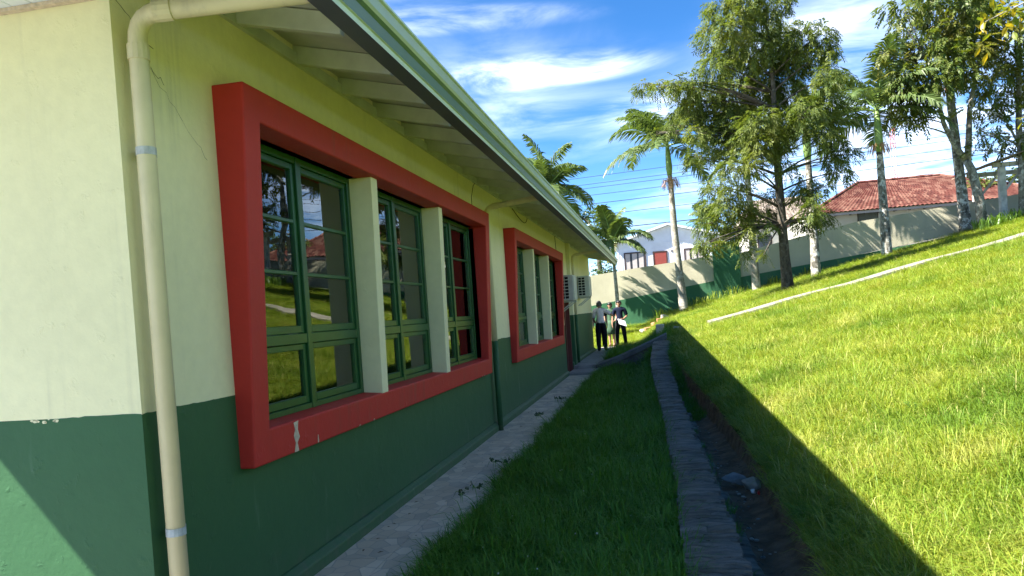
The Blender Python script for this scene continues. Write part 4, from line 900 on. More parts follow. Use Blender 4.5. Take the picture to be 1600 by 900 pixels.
# ------------------------------------------------------------------ vegetation
def unit(a): return a/np.maximum(np.linalg.norm(a, axis=-1, keepdims=True), 1e-9)
def leaf_quads(base, dirv, side, length, width, droop=0.25):
    """diamond leaf = 2 quads bent at the middle; arrays (n,3)"""
    n = len(base); L = length[:, None]; W = width[:, None]; down = np.array([0, 0, -1.0])
    mid = base+dirv*L*0.5; tip = base+dirv*L+down*L*droop
    v = np.stack([base, mid-side*W*.5, tip, mid+side*W*.5], 1).reshape(-1, 3)
    f = np.arange(4*n).reshape(n, 4); return v, f
def sprays(clumps, per, axis_len, leaflets, llen, lwid, droop, flat=0.5, shell=0.35):
    """leaf sprays filling clumps: each is an axis that carries paired leaflets"""
    Vs, Fs, o = [], [], 0
    for (x, y, z, r) in clumps:
        n = max(3, int(per*r*r*rng.uniform(.75, 1.25)))
        u = unit(rng.normal(size=(n, 3))); rad = r*rng.uniform(shell, 1.0, n)**0.6
        c = np.array([x, y, z])+u*rad[:, None]*np.array([1, 1, .8])
        ax = unit(u*np.array([1, 1, .35])+rng.normal(size=(n, 3))*.55+np.array([0, 0, -flat])); al = axis_len*rng.uniform(.6, 1.2, n)
        sd = unit(np.cross(ax, np.array([0, 0, 1.0])+rng.normal(size=(n, 3))*.35))
        for k in range(leaflets):
            t = (k+.6)/leaflets; dr = np.array([0, 0, -1.0])*(droop*al*t*t)[:, None]
            b = c+ax*(al*t)[:, None]+dr
            for s in (-1, 1):
                d = unit(sd*s*.9+ax*.65+rng.normal(size=(n, 3))*.18+np.array([0, 0, -.2-droop*t*.5]))
                w = unit(np.cross(d, np.cross(sd, ax))+rng.normal(size=(n, 3))*.25)
                v, f = leaf_quads(b, d, w, llen*rng.uniform(.7, 1.2, n)*(1-.45*abs(t-.45)), lwid*rng.uniform(.8, 1.2, n), .15)
                Vs.append(v); Fs.append(f+o); o += len(v)
    return np.concatenate(Vs), np.concatenate(Fs)
def bez(a, b, c, n=6): return [(1-t)**2*Vector(a)+2*t*(1-t)*Vector(b)+t*t*Vector(c) for t in [i/n for i in range(n+1)]]
def along(path, z):
    for p, q in zip(path, path[1:]):
        if p[2] <= z <= q[2]:
            t = (z-p[2])/max(q[2]-p[2], 1e-6); return Vector(p)+(Vector(q)-Vector(p))*t
    return Vector(path[0] if z < path[0][2] else path[-1])
def tree(name, label, cat, trunk, radii, clumps, leafargs, leafm, barkm, zmin, group=None, forks=(), twig=0.5):
    root = thing(name, label, cat, trunk[0], group); L = world_loc(root)
    MB().tube(trunk, radii, 12).obj('trunk', barkm, root, smooth=True, loc=L)
    for path, rr in forks: MB().tube(path, rr, 9).obj('limb', barkm, root, smooth=True, loc=L)
    paths = [trunk]+[p for p, _ in forks]
    tw = MB()
    for i, (x, y, z, r) in enumerate(clumps):
        c = Vector((x, y, z)); best = None
        for p in paths:
            for zz in np.linspace(max(zmin, p[0][2]), p[-1][2], 14):
                s = along(p, zz); d = (c-s).length+max(0, (s.z-c.z)+.25*math.hypot(c.x-s.x, c.y-s.y))*1.5
                if best is None or d < best[0]: best = (d, s)
        s = best[1]; l = (c-s).length; mid = s+(c-s)*.5+Vector((0, 0, .10*l)); rb = min(.055, .012+.014*l)
        tw.tube(bez(s, mid, c, 6), [rb*(1-.8*k/6) for k in range(7)], 6)
        for q in range(4):
            e = c+Vector((random.uniform(-1, 1), random.uniform(-1, 1), random.uniform(-.7, .7)))*r*.8; b = s+(c-s)*random.uniform(.55, .95); tw.tube([b, (b+e)/2+Vector((0, 0, .05)), e], [rb*.35, rb*.25, .004], 4)
    t = tw.obj('branchwork', barkm, root, smooth=True, loc=L)
    v, f = sprays(clumps, *leafargs); o = link('crown', fast_mesh('crown', v-np.array(L), f, leafm), root, L); o['kind'] = 'stuff'
    return root

def frond_mesh(elev, L, bend, nleaf, ll, mat, seed):
    rs = np.random.default_rng(seed); n = 14; pts = []; p = np.zeros(3); a = elev
    for i in range(n+1):
        pts.append(p.copy()); p = p+np.array([math.cos(a), 0, math.sin(a)])*L/n; a -= bend/n*(0.5+1.0*i/n)
    pts = np.array(pts); mb = MB(); mb.tube([tuple(q) for q in pts], [0.030*(1-.88*i/n) for i in range(n+1)], 5, 0)
    V, F = [], []
    for k in range(nleaf):
        t = 0.13+0.87*(k+.5)/nleaf; i = min(int(t*n), n-1); fr = t*n-i; b = pts[i]*(1-fr)+pts[i+1]*fr; tg = unit(pts[i+1]-pts[i]); up = np.array([-tg[2], 0, tg[0]])
        l = ll*(0.55+1.1*math.sin(math.pi*min(1, t*.92+.06))**.8*.6)*(1-.3*(t > .9)); w = .075
        for s in (-1, 1):
            d = unit(np.array([0, s, 0])*.85+tg*(.35+.5*t)+up*(.25-.15*t)+rs.normal(size=3)*.07)
            d2 = unit(d*.75+np.array([0, 0, -.62])+rs.normal(size=3)*.08)
            wd = unit(tg+rs.normal(size=3)*.15); m1 = b+d*l*.5; e = m1+d2*l*.5; o = len(V)
            V += [b-wd*w*.35, b+wd*w*.35, m1+wd*w*.5, m1-wd*w*.5, e+wd*w*.08, e-wd*w*.08]; F += [(o, o+1, o+2, o+3), (o+3, o+2, o+4, o+5)]
    mb.add(V, F, 1); me = bpy.data.meshes.new('frond'); me.from_pydata(mb.v, [], mb.f); me.materials.append(M['shaft']); me.materials.append(mat); me.polygons.foreach_set('material_index', mb.m); me.update(); return me
FR = {}
def palm(label, trunk, r0, r1, crown, L, nf, lowbark=False, flower=False, shaft=None, dead=0, group='palms along the boundary wall', seed=0, keep=None):
    root = thing('palm_tree', label, 'palm', trunk[0], group); Lc = world_loc(root); n = len(trunk); rs = random.Random(seed)
    if trunk:
        rad = [r0+(r1-r0)*i/(n-1) for i in range(n)]; rad[0] *= 1.12
        t = MB(); pts = [Vector(p) for p in trunk]
        dense = []; dr = []
        for i in range(n-1):
            for k in range(6): dense.append(pts[i]+(pts[i+1]-pts[i])*k/6); dr.append(rad[i]+(rad[i+1]-rad[i])*k/6)
        dense.append(pts[-1]); dr.append(rad[-1]); dr = [q*(1+.02*((-1)**i)) for i, q in enumerate(dr)]
        t.tube(dense, dr, 12).obj('trunk', M['palm_bark_low'] if lowbark else M['palm_bark'], root, smooth=True, loc=Lc)
    c = Vector(crown); top = Vector(trunk[-1])
    if shaft:
        a = Vector(shaft); MB().tube([a, a+(c-a)*.25, a+(c-a)*.7, c+Vector((0, 0, .12))], [r1*1.05, r1*1.5, r1*1.15, r1*.6], 12).obj('crownshaft', M['shaft'], root, smooth=True, loc=Lc)
    classes = [(1.30, .75), (.95, 1.0), (.62, 1.2), (.30, 1.25), (-.02, 1.05)]
    for i in range(nf):
        az = i*2.39996+rs.uniform(-.25, .25)+seed; t = i/max(1, nf-1); ci = min(4, int(t*4.99)); key = (ci, round(L, 1), i % 2)
        if keep and not keep(az % (2*math.pi)): continue
        if key not in FR: FR[key] = frond_mesh(classes[ci][0], L, classes[ci][1]+.25*(i % 2), 58, L*.27, M['frond'], ci*7+i % 2)
        dd = i >= nf-dead
        if dd:
            kd = ('dead', round(L, 1))
            if kd not in FR: FR[kd] = frond_mesh(.1, L, 1.7, 30, L*.2, M['frond_dead'], 99)
        o = link('frond', FR[('dead', round(L, 1))] if dd else FR[key], root, c+Vector((0, 0, -.10*t))); o.rotation_euler = (rs.uniform(-.35, .35), rs.uniform(-.14, .14), az); q = rs.uniform(.82, 1.08); o.scale = (q, q, q*rs.uniform(.9, 1.1))
    if flower:
        f = Vector(flower); v, fc = [], []
        for k in range(70):
            a = rs.uniform(0, 6.28); d = Vector((math.cos(a), math.sin(a), rs.uniform(.1, .5))).normalized(); l = rs.uniform(.35, .65); p = f+d*.1; q = p+d*l*.55; e = q+Vector((d.x*.12, d.y*.12, -l*.75)); w = Vector((-d.y, d.x, 0))*.012; o = len(v)
            v += [p-w, p+w, q+w, q-w, e+w, e-w]; fc += [(o, o+1, o+2, o+3), (o+3, o+2, o+4, o+5)]
        MB().add(v, fc).obj('flower_cluster', M['flower'], root, loc=Lc)['kind'] = 'stuff'
    return root
def palms():
    palm('tall slim palm with grey trunk left of the feathery tree', [(1.12, 36.5, 1.1), (1.02, 36.5, 2.93), (.91, 36.5, 5.01), (.87, 36.5, 7.09), (.85, 36.5, 7.6)], .20, .105, (.82, 36.5, 9.0), 3.1, 16, False, (.84, 36.5, 7.25), (.85, 36.5, 7.55), seed=1)
    palm('short palm with a yellow dead frond behind the far corner of the school', [(-1.91, 36.5, .6), (-1.92, 36.5, 2.25), (-1.96, 36.5, 3.5), (-1.97, 36.5, 4.0)], .10, .065, (-1.98, 36.5, 4.75), 2.0, 14, False, None, (-1.97, 36.5, 3.95), dead=1, seed=2)
    palm('palm whose crown shows above the school gutter', [(-4.3, 33, .3), (-4.38, 33, 4), (-4.43, 33, 6.2)], .17, .11, (-4.45, 33, 6.95), 2.4, 15, False, None, (-4.43, 33, 6.1), seed=3.7)
    palm('palm with lichened trunk just right of the feathery tree, crown hidden in it', [(6.6, 34.5, 2.2), (6.61, 34.5, 4.05), (6.57, 34.5, 5.95), (6.55, 34.5, 7.4)], .19, .12, (6.53, 34.5, 8.9), 2.4, 10, True, None, (6.55, 34.5, 7.3), seed=4)
    palm('palm with ringed pale trunk beside the green pillar, crown hidden in leaves', [(4.45, 37, 1.8), (4.42, 37, 3.57), (4.39, 37, 5.93), (4.34, 37, 7.2)], .19, .12, (4.28, 37, 8.3), 2.3, 9, False, None, (4.34, 37, 7.1), seed=5)
    palm('palm with lichened trunk and orange flower strands in front of the red roof', [(9.8, 35.8, 2.8), (9.77, 35.8, 5.0), (9.74, 35.8, 6.93), (9.73, 35.8, 7.6)], .21, .12, (9.71, 35.8, 9.4), 3.2, 15, True, (9.73, 35.8, 7.75), (9.73, 35.8, 7.55), seed=6.3)
    palm('palm with thick lichened trunk leaning behind the forked tree', [(13.58, 37.5, 3.9), (13.5, 37.5, 5.71), (13.4, 37.5, 7.28), (13.27, 37.5, 9.42), (13.2, 37.5, 10.6)], .24, .15, (13.15, 37.5, 11.6), 2.7, 11, True, (13.2, 37.5, 10.4), (13.2, 37.5, 10.5), seed=7)
    palm('tiny distant palm peeping over the white house roof', [(4.2, 63, 2), (4.2, 63, 7.6)], .16, .12, (4.2, 63, 7.9), 1.9, 11, False, None, None, group='distant palms', seed=8)
palms()
def trees():
    tk = [(4.63, 29.3, 1.55), (4.60, 29.3, 2.3), (4.57, 29.3, 3.07), (4.55, 29.3, 4.7), (4.51, 29.3, 6.32), (4.51, 29.3, 8.17), (4.53, 29.3, 10.01), (4.39, 29.3, 12.0)]
    tree('feathery_tree', 'tall dense feathery leaved tree with dark trunk on the grass slope', 'tree', tk, [.26, .20, .175, .15, .13, .10, .07, .03], BIG, (340, .38, 9, .16, .035, .45), M['leaf_big'], M['bark'], 4.2)
    tp = [(13.75, 36, 3.6), (13.62, 36, 5.21), (13.38, 36, 6.46), (13.2, 36, 6.88)]
    fk = [([(13.2, 36, 6.88), (12.74, 35.9, 7.53), (12.33, 35.8, 8.47), (12.14, 35.8, 9.72), (11.7, 35.6, 11.2)], [.13, .11, .09, .07, .03]), ([(13.25, 36, 6.8), (13.37, 36.1, 7.68), (13.51, 36.2, 9.02), (13.89, 36.3, 10.59), (14.2, 36.4, 12)], [.15, .13, .10, .08, .03]),
          ([(12.62, 35.9, 7.75), (12.84, 36.1, 8.55), (12.81, 36.2, 10.46), (12.77, 36.2, 12.6)], [.09, .08, .06, .03])]
    tree('pinnate_tree', 'forked tree with ferny yellow green leaves in front of the shelter', 'tree', tp, [.24, .19, .17, .15], PIN, (92, .58, 10, .20, .072, .40), M['leaf_pin'], M['bark_pale'], 8.0, None, fk)
    tr = [(15.51, 36.5, 4.1), (15.54, 36.5, 6.46), (15.49, 36.5, 8.09), (15.6, 36.5, 10.25), (15.75, 36.5, 12.2)]
    fr = [([(15.5, 36.5, 7.3), (15.2, 36.4, 7.9), (14.85, 36.3, 8.6)], [.06, .05, .02]), ([(15.55, 36.5, 7.6), (15.9, 36.5, 8.3), (16.2, 36.5, 9.2)], [.07, .05, .02])]
    tree('pinnate_tree', 'slender grey trunked tree with ferny leaves at the right edge beside the shelter', 'tree', tr, [.20, .15, .13, .10, .04], RGT, (70, .58, 10, .20, .072, .40), M['leaf_pin'], M['bark_pale'], 6.8, None, fr)
    # nearer tree just outside the picture; its leafy branch hangs in at the top right
    root = thing('broadleaf_tree', 'branch of larger yellowing leaves hanging into the top right corner', 'tree', (13.5, 19.5, 3.3)); L = world_loc(root)
    MB().tube([(13.5, 19.5, 3.2), (13.3, 19.5, 6), (13.0, 19.4, 8.5), (12.8, 19.4, 11)], [.22, .17, .13, .05], 10).obj('trunk', M['bark_pale'], root, smooth=True, loc=L)
    for p in ([(13.1, 19.4, 7.6), (11, 19.3, 8.5), (9.2, 19.3, 8.1), (7.5, 19.0, 7.4)], [(13.2, 19.4, 6.2), (11, 19.2, 6.6), (9.0, 19.2, 5.9), (8.2, 19.2, 5.2)]): MB().tube(p, [.07, .05, .03, .008], 7).obj('limb', M['bark_pale'], root, smooth=True, loc=L)
    me = fast_mesh('leaf', [(0, 0, 0), (-.055, .09, -.008), (-.05, .17, -.012), (0, .26, -.05), (.05, .17, -.012), (.055, .09, -.008), (0, .09, -.022), (0, .17, -.026)], [(0, 6, 1, 1), (0, 5, 6, 6), (1, 6, 7, 2), (6, 5, 4, 7), (2, 7, 3, 3), (7, 4, 3, 3)], M['leaf_near']) if False else None
    mb = MB(); mb.add([(0, 0, 0), (-.055, .09, -.008), (-.05, .17, -.012), (0, .26, -.05), (.05, .17, -.012), (.055, .09, -.008), (0, .09, -.022), (0, .17, -.026)], [(0, 6, 1), (0, 5, 6), (1, 6, 7, 2), (6, 5, 4, 7), (2, 7, 3), (7, 4, 3)])
    me = bpy.data.meshes.new('leaf'); me.from_pydata(mb.v, [], mb.f); me.materials.append(M['leaf_near']); me.update()
    n = 0
    for (x, y, z, r) in NEAR:
        for k in range(max(4, int(260*r*r))):
            if n > 285: break
            o = link('leaf', me, root, (x+random.gauss(0, .8)*r, y+random.gauss(0, .6)*r, z+random.gauss(0, .55)*r)); s = random.uniform(.7, 1.15); o.scale = (s, s, s)
            o.rotation_euler = (random.uniform(-1.2, .2), random.uniform(-.6, .6), random.uniform(0, 6.28)); n += 1
    # bushes and tree tops behind the wall
    tree('round_tree', 'round dark green tree top behind the short palm', 'tree', [(-3.2, 44.3, .3), (-3.2, 44.3, 4), (-3.3, 44.3, 6.2)], [.2, .15, .06], DARK, (260, .12, 2, .17, .085, .1), M['leaf_dark'], M['bark'], 3)
    tree('hedge_bush', 'dark hedge bush under the far end of the school roof', 'bush', [(-3.0, 42, .5), (-3.0, 42, 2.4)], [.1, .05], [(-3.6, 42, 3.2, .8), (-2.7, 42, 3.3, .8), (-3.1, 42, 2.4, .8), (-2.3, 42, 2.6, .7), (-3.9, 42, 2.6, .7), (-2.9, 42.2, 3.9, .6), (-4.8, 42, 3.2, .8)], (230, .10, 2, .14, .07, .1), M['leaf_dark'], M['bark'], 1)
    tree('round_tree', 'bushy green tree beyond the wall seen under the shelter roof', 'tree', [(18.6, 47, 3.5), (18.6, 47, 6)], [.2, .1], [(18.2, 46.8, 7.4, .8), (18.9, 47, 7.2, .8), (17.5, 46.6, 6.9, .7), (19.5, 47, 6.8, .8), (18.5, 47, 6.5, .9), (17.2, 46.8, 6.3, .6), (20.2, 47, 6.4, .8)], (190, .12, 2, .18, .09, .1), M['leaf_big'], M['bark'], 4.5)
    tree('round_tree', 'tree top behind the shelter at the right edge of the picture', 'tree', [(22.5, 49, 4), (22.5, 49, 7)], [.2, .1], [(21.6, 49, 8.6, 1.0), (22.6, 49, 8.9, 1.1), (23.4, 49, 8.2, 1.1), (21.0, 49, 7.6, .9), (22.2, 49, 7.4, 1.0)], (150, .14, 2, .20, .10, .1), M['leaf_dark'], M['bark'], 5)
trees()

def strap_clump(name, label, cat, c, n, h, w, mat, spread, group=None, seed=0):
    rs = random.Random(seed); v, f = [], []
    for k in range(n):
        a = rs.uniform(0, 6.28); r = spread*math.sqrt(rs.random()); b = Vector((r*math.cos(a)*1.5, r*math.sin(a), 0)); a2 = rs.uniform(0, 6.28); d = Vector((math.cos(a2), math.sin(a2), 0)); hh = h*rs.uniform(.6, 1.1); s = Vector((-d.y, d.x, 0))*w/2; lean = rs.uniform(.15, .6)
        p = [b, b+d*hh*lean*.25+Vector((0, 0, hh*.5)), b+d*hh*lean*.7+Vector((0, 0, hh*.85)), b+d*hh*lean*1.25+Vector((0, 0, hh*.86))]; o = len(v)
        for i, q in enumerate(p): k2 = (1, 1, .7, .1)[i]; v += [q-s*k2, q+s*k2]
        f += [(o+2*i, o+2*i+1, o+2*i+3, o+2*i+2) for i in range(3)]
    me = bpy.data.meshes.new(name); me.from_pydata([tuple(q) for q in v], [], f); me.materials.append(mat); me.update(); o = link(name, me, None, c); tag(o, label, cat, group); return o
for i, (x, y, lab) in enumerate(((13.7, 35.3, 'left'), (14.4, 35.4, 'middle'), (15.1, 35.5, 'right'))):
    strap_clump('lily_clump', f'clump of strappy green leaves under the shelter, {lab} of three', 'plant', (x, y, float(slope_z(x, y))-.05), 110, .62, .045, M['lily'], .42, 'strappy leaf clumps below the shelter', i)

# ------------------------------------------------------------------ grass
def tuft_mesh(name, n, h, rad, wid, mat, seed, lean=0.5):
    rs = np.random.default_rng(seed); V, F = [], []
    for k in range(n):
        a = rs.uniform(0, 6.28); r = rad*math.sqrt(rs.random()); b = np.array([r*math.cos(a), r*math.sin(a), -.02]); a2 = a+rs.normal()*1.1; d = np.array([math.cos(a2), math.sin(a2), 0]); hh = h*rs.uniform(.45, 1.1); ln = lean*rs.uniform(.2, 1.3); s = np.array([-d[1], d[0], 0])*wid*rs.uniform(.7, 1.2)/2
        p = [b, b+d*hh*ln*.28+[0, 0, hh*.5], b+d*hh*ln*.75+[0, 0, hh*.88], b+d*hh*ln*1.25+[0, 0, hh*(1.02-.25*ln)]]; o = len(V)
        for i, q in enumerate(p): kk = (1, .95, .65, .08)[i]; V += [q-s*kk, q+s*kk]
        F += [(o+2*i, o+2*i+1, o+2*i+3, o+2*i+2) for i in range(3)]
    return fast_mesh(name, V, F, mat)
def scatter(name, label, pts, rots, scls, idx, meshes):
    """one object: geometry nodes plant a tuft on each point"""
    src = bpy.data.collections.new(name+'_tufts')
    for i, m in enumerate(meshes): src.objects.link(bpy.data.objects.new(f'{name}_tuft_{i:02d}', m))
    me = bpy.data.meshes.new(name); me.vertices.add(len(pts)); me.vertices.foreach_set('co', np.asarray(pts, np.float32).ravel())
    me.attributes.new('turn', 'FLOAT_VECTOR', 'POINT').data.foreach_set('vector', np.asarray(rots, np.float32).ravel())
    me.attributes.new('size', 'FLOAT_VECTOR', 'POINT').data.foreach_set('vector', np.asarray(scls, np.float32).ravel())
    me.attributes.new('pick', 'INT', 'POINT').data.foreach_set('value', np.asarray(idx, np.int32))
    o = bpy.data.objects.new(name, me); COL.objects.link(o); tag(o, label, kind='stuff')
    ng = bpy.data.node_groups.new(name+'_planting', 'GeometryNodeTree'); ng.is_modifier = True
    ng.interface.new_socket('Geometry', in_out='INPUT', socket_type='NodeSocketGeometry'); ng.interface.new_socket('Geometry', in_out='OUTPUT', socket_type='NodeSocketGeometry')
    N, L = ng.nodes, ng.links; gi = N.new('NodeGroupInput'); go = N.new('NodeGroupOutput'); ip = N.new('GeometryNodeInstanceOnPoints'); ci = N.new('GeometryNodeCollectionInfo')
    ci.inputs['Collection'].default_value = src; ci.inputs['Separate Children'].default_value = True; ci.inputs['Reset Children'].default_value = True
    def attr(n, t): a = N.new('GeometryNodeInputNamedAttribute'); a.data_type = t; a.inputs['Name'].default_value = n; return a.outputs['Attribute']
    L.new(gi.outputs[0], ip.inputs['Points']); L.new(ci.outputs[0], ip.inputs['Instance']); ip.inputs['Pick Instance'].default_value = True
    L.new(attr('pick', 'INT'), ip.inputs['Instance Index']); L.new(attr('turn', 'FLOAT_VECTOR'), ip.inputs['Rotation']); L.new(attr('size', 'FLOAT_VECTOR'), ip.inputs['Scale'])
    L.new(ip.outputs[0], go.inputs[0]); md = o.modifiers.new('planting', 'NODES'); md.node_group = ng; return o
def grass():
    hill = [tuft_mesh('hill_tuft', 40, .115, .10, .0046, M['grass'], s, .95) for s in range(5)]+[tuft_mesh('hill_tuft', 16, .19, .09, .0042, M['grass'], 20+s, .7) for s in range(2)]+[tuft_mesh('weed_tuft', 12, .075, .05, .022, M['weed_leaf'], 33, 1.0)]+[tuft_mesh('dry_tuft', 12, .15, .10, .0036, M['grass_dry'], 40, .8)]
    P, Rr, S, I = [], [], [], []
    def put(n, x0f, x1f, ya, yb, scale, zf, npick, dry=0.05, lean=None, hs=1.0):
        y = rng.uniform(ya, yb, n); x0 = x0f(y); x1 = x1f(y); x = x0+(x1-x0)*rng.random(n); P.append(np.stack([x, y, zf(x, y)], 1))
        tl = rng.normal(size=(n, 2))*.16
        if lean is not None: tl[:, 1] += lean*rng.uniform(.3, 1.2, n)
        Rr.append(np.stack([tl[:, 0], tl[:, 1], rng.uniform(0, 6.28, n) if lean is None else rng.normal(size=n)*.6], 1))
        s = scale*rng.uniform(.75, 1.25, n); pn = np.sin(x*1.9+np.sin(y*1.1)*2)*np.sin(y*1.3+x*.7)
        hz = hs*s*(1+.22*pn)*rng.uniform(.8, 1.15, n); S.append(np.stack([s, s, hz], 1))
        k = rng.integers(0, npick-1, n)
        if npick == 9: wd = (k == 7) & (np.sin(x*2.3+1)*np.sin(y*1.7) < .45); k[wd] = rng.integers(0, 7, wd.sum())
        k[rng.random(n) < dry] = npick-1; I.append(k)
    def clear_path(): pass
    e = lambda y: bank_x(y)+.0
    bands = [1.2, 2.2, 3, 4, 5, 6.2, 7.6, 9.2, 11, 13, 15.5, 18.5, 22, 26, 31, 38.3]
    for a, b in zip(bands, bands[1:]):
        m = (a+b)/2; wmax = .62*b+1.6; den = 780*(3/max(m, 2.5))**1.0; n = int(den*(b-a)*wmax*.92)
        x0f = (lambda y: bank_x(y)+.09) if b <= 19 else (lambda y: np.where(y < 20, bank_x(y), .25))
        put(n, x0f, lambda y: .62*y+2.2, a, b, 1.0+.035*m, lambda x, y: ground_z(x, y)-.01, 9, 0.10, hs=1/(1+.030*m))
    put(5200, lambda y: .62*y+2.2, lambda y: .62*y+16, .5, 36, 2.0, lambda x, y: slope_z(x, y)-.01, 9)
    put(4600, lambda y: -1.5+.0*y, lambda y: .30+0*y, 24.5, 38.3, 1.8, lambda x, y: ground_z(x, y)-.01, 9, 0.04, hs=.5)
    put(2500, lambda y: -6+.0*y, lambda y: -1.5+0*y, 29.3, 38.3, 1.8, lambda x, y: ground_z(x, y)-.01, 9, 0.04, hs=.5)
    # fringe that hangs over the ditch
    put(900, lambda y: bank_x(y)+.02, lambda y: bank_x(y)+.12, 1.4, 17, 1.0, lambda x, y: slope_z(np.maximum(x, bank_x(y)), y)-.035, 9, 0.05, lean=-.40)
    P_ = np.concatenate(P); R_ = np.concatenate(Rr); S_ = np.concatenate(S); I_ = np.concatenate(I)
    py0 = 22.3+(P_[:, 0]-1.5)*0.14; on = (P_[:, 1] > py0-.03+.06*np.sin(P_[:, 0]*5)) & (P_[:, 1] < py0+1.0+.05*np.sin(P_[:, 0]*7)) & (P_[:, 0] > 1.4)
    ramp = (P_[:, 1] > 19.9) & (P_[:, 1] < 21.1) & (P_[:, 0] < .2)
    k = ~(on | ramp)
    scatter('slope_grass', 'long yellow green grass covering the sunlit slope', P_[k], R_[k], S_[k], I_[k], hill)
    # lush strip between the pavement and the stones
    P.clear(); Rr.clear(); S.clear(); I.clear()
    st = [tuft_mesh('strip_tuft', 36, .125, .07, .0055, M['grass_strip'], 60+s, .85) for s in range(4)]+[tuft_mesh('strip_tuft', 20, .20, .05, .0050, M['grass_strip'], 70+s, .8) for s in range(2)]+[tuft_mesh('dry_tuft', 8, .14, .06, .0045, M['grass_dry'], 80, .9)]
    for a, b in zip(bands[:12], bands[1:13]):
        m = (a+b)/2; b2 = min(b, 19.9); n = int(760*(3/max(m, 2.8))**.9*(b2-a)*1.5)
        put(n, lambda y: -1.47+.05*np.sin(y*2.3), lambda y: stone_l(y)+.01, a, b2, 1.0+.03*m, lambda x, y: ground_z(np.minimum(x, stone_l(y)), y)-.01, 7, 0.012, hs=1/(1+.02*m))
    put(1500, lambda y: -1.56+.05*np.sin(y*2.3)+.04*np.sin(y*7), lambda y: -1.40+0*y, 1.2, 19, .95, lambda x, y: strip_z(y)-.01, 7, 0.02, lean=-.5, hs=.9)
    put(700, lambda y: stone_l(y)-.05, lambda y: stone_l(y)+.005, 1.2, 19.5, .9, lambda x, y: ground_z(np.minimum(x, stone_l(y)), y), 7, 0.02)
    put(1200, lambda y: -1.5+.0*y, lambda y: .30+0*y, 21.15, 25.5, 1.5, lambda x, y: ground_z(x, y)-.01, 7, 0.01)
    put(420, lambda y: stone_r(y)+.02, lambda y: bank_x(y)+.02, 11, 20, .8, lambda x, y: ground_z(x, y)-.01, 7, 0.03)
    put(26, lambda y: stone_r(y)+.01, lambda y: stone_r(y)+.06, 3.5, 11, .55, lambda x, y: 0*y+.03, 7, 0.03)
    P_ = np.concatenate(P); R_ = np.concatenate(Rr); S_ = np.concatenate(S); I_ = np.concatenate(I)
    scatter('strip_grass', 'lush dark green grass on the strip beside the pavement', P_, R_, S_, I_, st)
    # clover flowers
    fl = MB(); wh = simple('clover_white', (0.62, 0.64, 0.52), 0.8, 0.1)
    for k in range(110):
        y = 2.6+15*random.random()**1.3; x = random.uniform(-1.35, -.15); fl.ball((x, y, .075+random.uniform(0, .05)), random.uniform(.004, .008), 0)
    tag(fl.obj('clover_flowers', wh), 'tiny white clover flowers dotted through the grass strip', kind='stuff')
grass()
def weeds():
    def sedge(c, h, lab, seed):
        rs = random.Random(seed); root = thing('sedge_weed', lab, 'weed', c, 'weeds at the pavement edge'); L = world_loc(root); st = MB(); lf = MB(); sp = MB()
        for s in range(2):
            a = rs.uniform(0, 6.28); top = Vector(c)+Vector((math.cos(a)*h*.35-.05, math.sin(a)*h*.35, h*rs.uniform(.8, 1)))
            st.tube(bez(c, Vector(c)+Vector((0, 0, h*.6)), top, 5), .0022, 5)
            for k in range(7):
                b = rs.uniform(0, 6.28); d = Vector((math.cos(b), math.sin(b), rs.uniform(.1, .7))).normalized(); e = top+d*rs.uniform(.03, .07); st.tube([top, e], .0011, 4)
                for q in range(5): sp.ball(e+Vector((rs.gauss(0, .006), rs.gauss(0, .006), rs.gauss(0, .006))), .005, 0, 0, (1, 1, 1.6))
            for k in range(4):
                b = rs.uniform(0, 6.28); d = Vector((math.cos(b), math.sin(b), 0)); w = Vector((-d.y, d.x, 0))*.004; l = rs.uniform(.10, .17); p = [top, top+d*l*.55+Vector((0, 0, .012)), top+d*l+Vector((0, 0, -.05))]
                for i in range(2): k1, k2 = (1, .8, .1)[i], (1, .8, .1)[i+1]; lf.quad(p[i]-w*k1, p[i]+w*k1, p[i+1]+w*k2, p[i+1]-w*k2)
        for k in range(14):
            b = rs.uniform(0, 6.28); d = Vector((math.cos(b), math.sin(b), 0)); w = Vector((-d.y, d.x, 0))*.0035; l = h*rs.uniform(.5, .9); c0 = Vector(c); p = [c0, c0+d*l*.4+Vector((0, 0, l*.55)), c0+d*l*.95+Vector((0, 0, l*.3))]
            for i in range(2): k1, k2 = (1, .8, .1)[i], (1, .8, .1)[i+1]; lf.quad(p[i]-w*k1, p[i]+w*k1, p[i+1]+w*k2, p[i+1]-w*k2)
        st.obj('stem', M['grass_strip'], root, loc=L); lf.obj('leaves', M['grass_strip'], root, loc=L)['kind'] = 'stuff'; sp.obj('seed_heads', M['leaf_dark'], root, loc=L)['kind'] = 'stuff'
    for i, (x, y, h, lab) in enumerate(((-1.52, 5.95, .25, 'nearest seeding sedge leaning over the pavement edge'), (-1.56, 7.3, .20, 'second sedge tuft along the pavement edge'), (-1.60, 10.4, .24, 'third sedge tuft, spreading over the pavement tiles'), (-1.62, 11.9, .28, 'farthest sedge tuft, by the narrow end of the pavement'))): sedge((x, y, -.01), h, lab, i+3)
    # bright bushy weeds along the foot of the boundary wall
    for i, (x, y, h) in enumerate(((0.2, 38.0, .5), (1.9, 38.1, .55), (2.7, 37.9, .6), (3.7, 38.0, .65), (5.6, 38.1, .5), (7.2, 38.1, .5))):
        strap_clump('wall_weed', f'leafy weed at the foot of the boundary wall, number {("one", "two", "three", "four", "five", "six")[i]} from the left', 'weed', (x, y, float(ground_z(x, y))-.02), 50, h, .03, M['grass'], .35, 'weeds along the foot of the boundary wall', 30+i)
weeds()
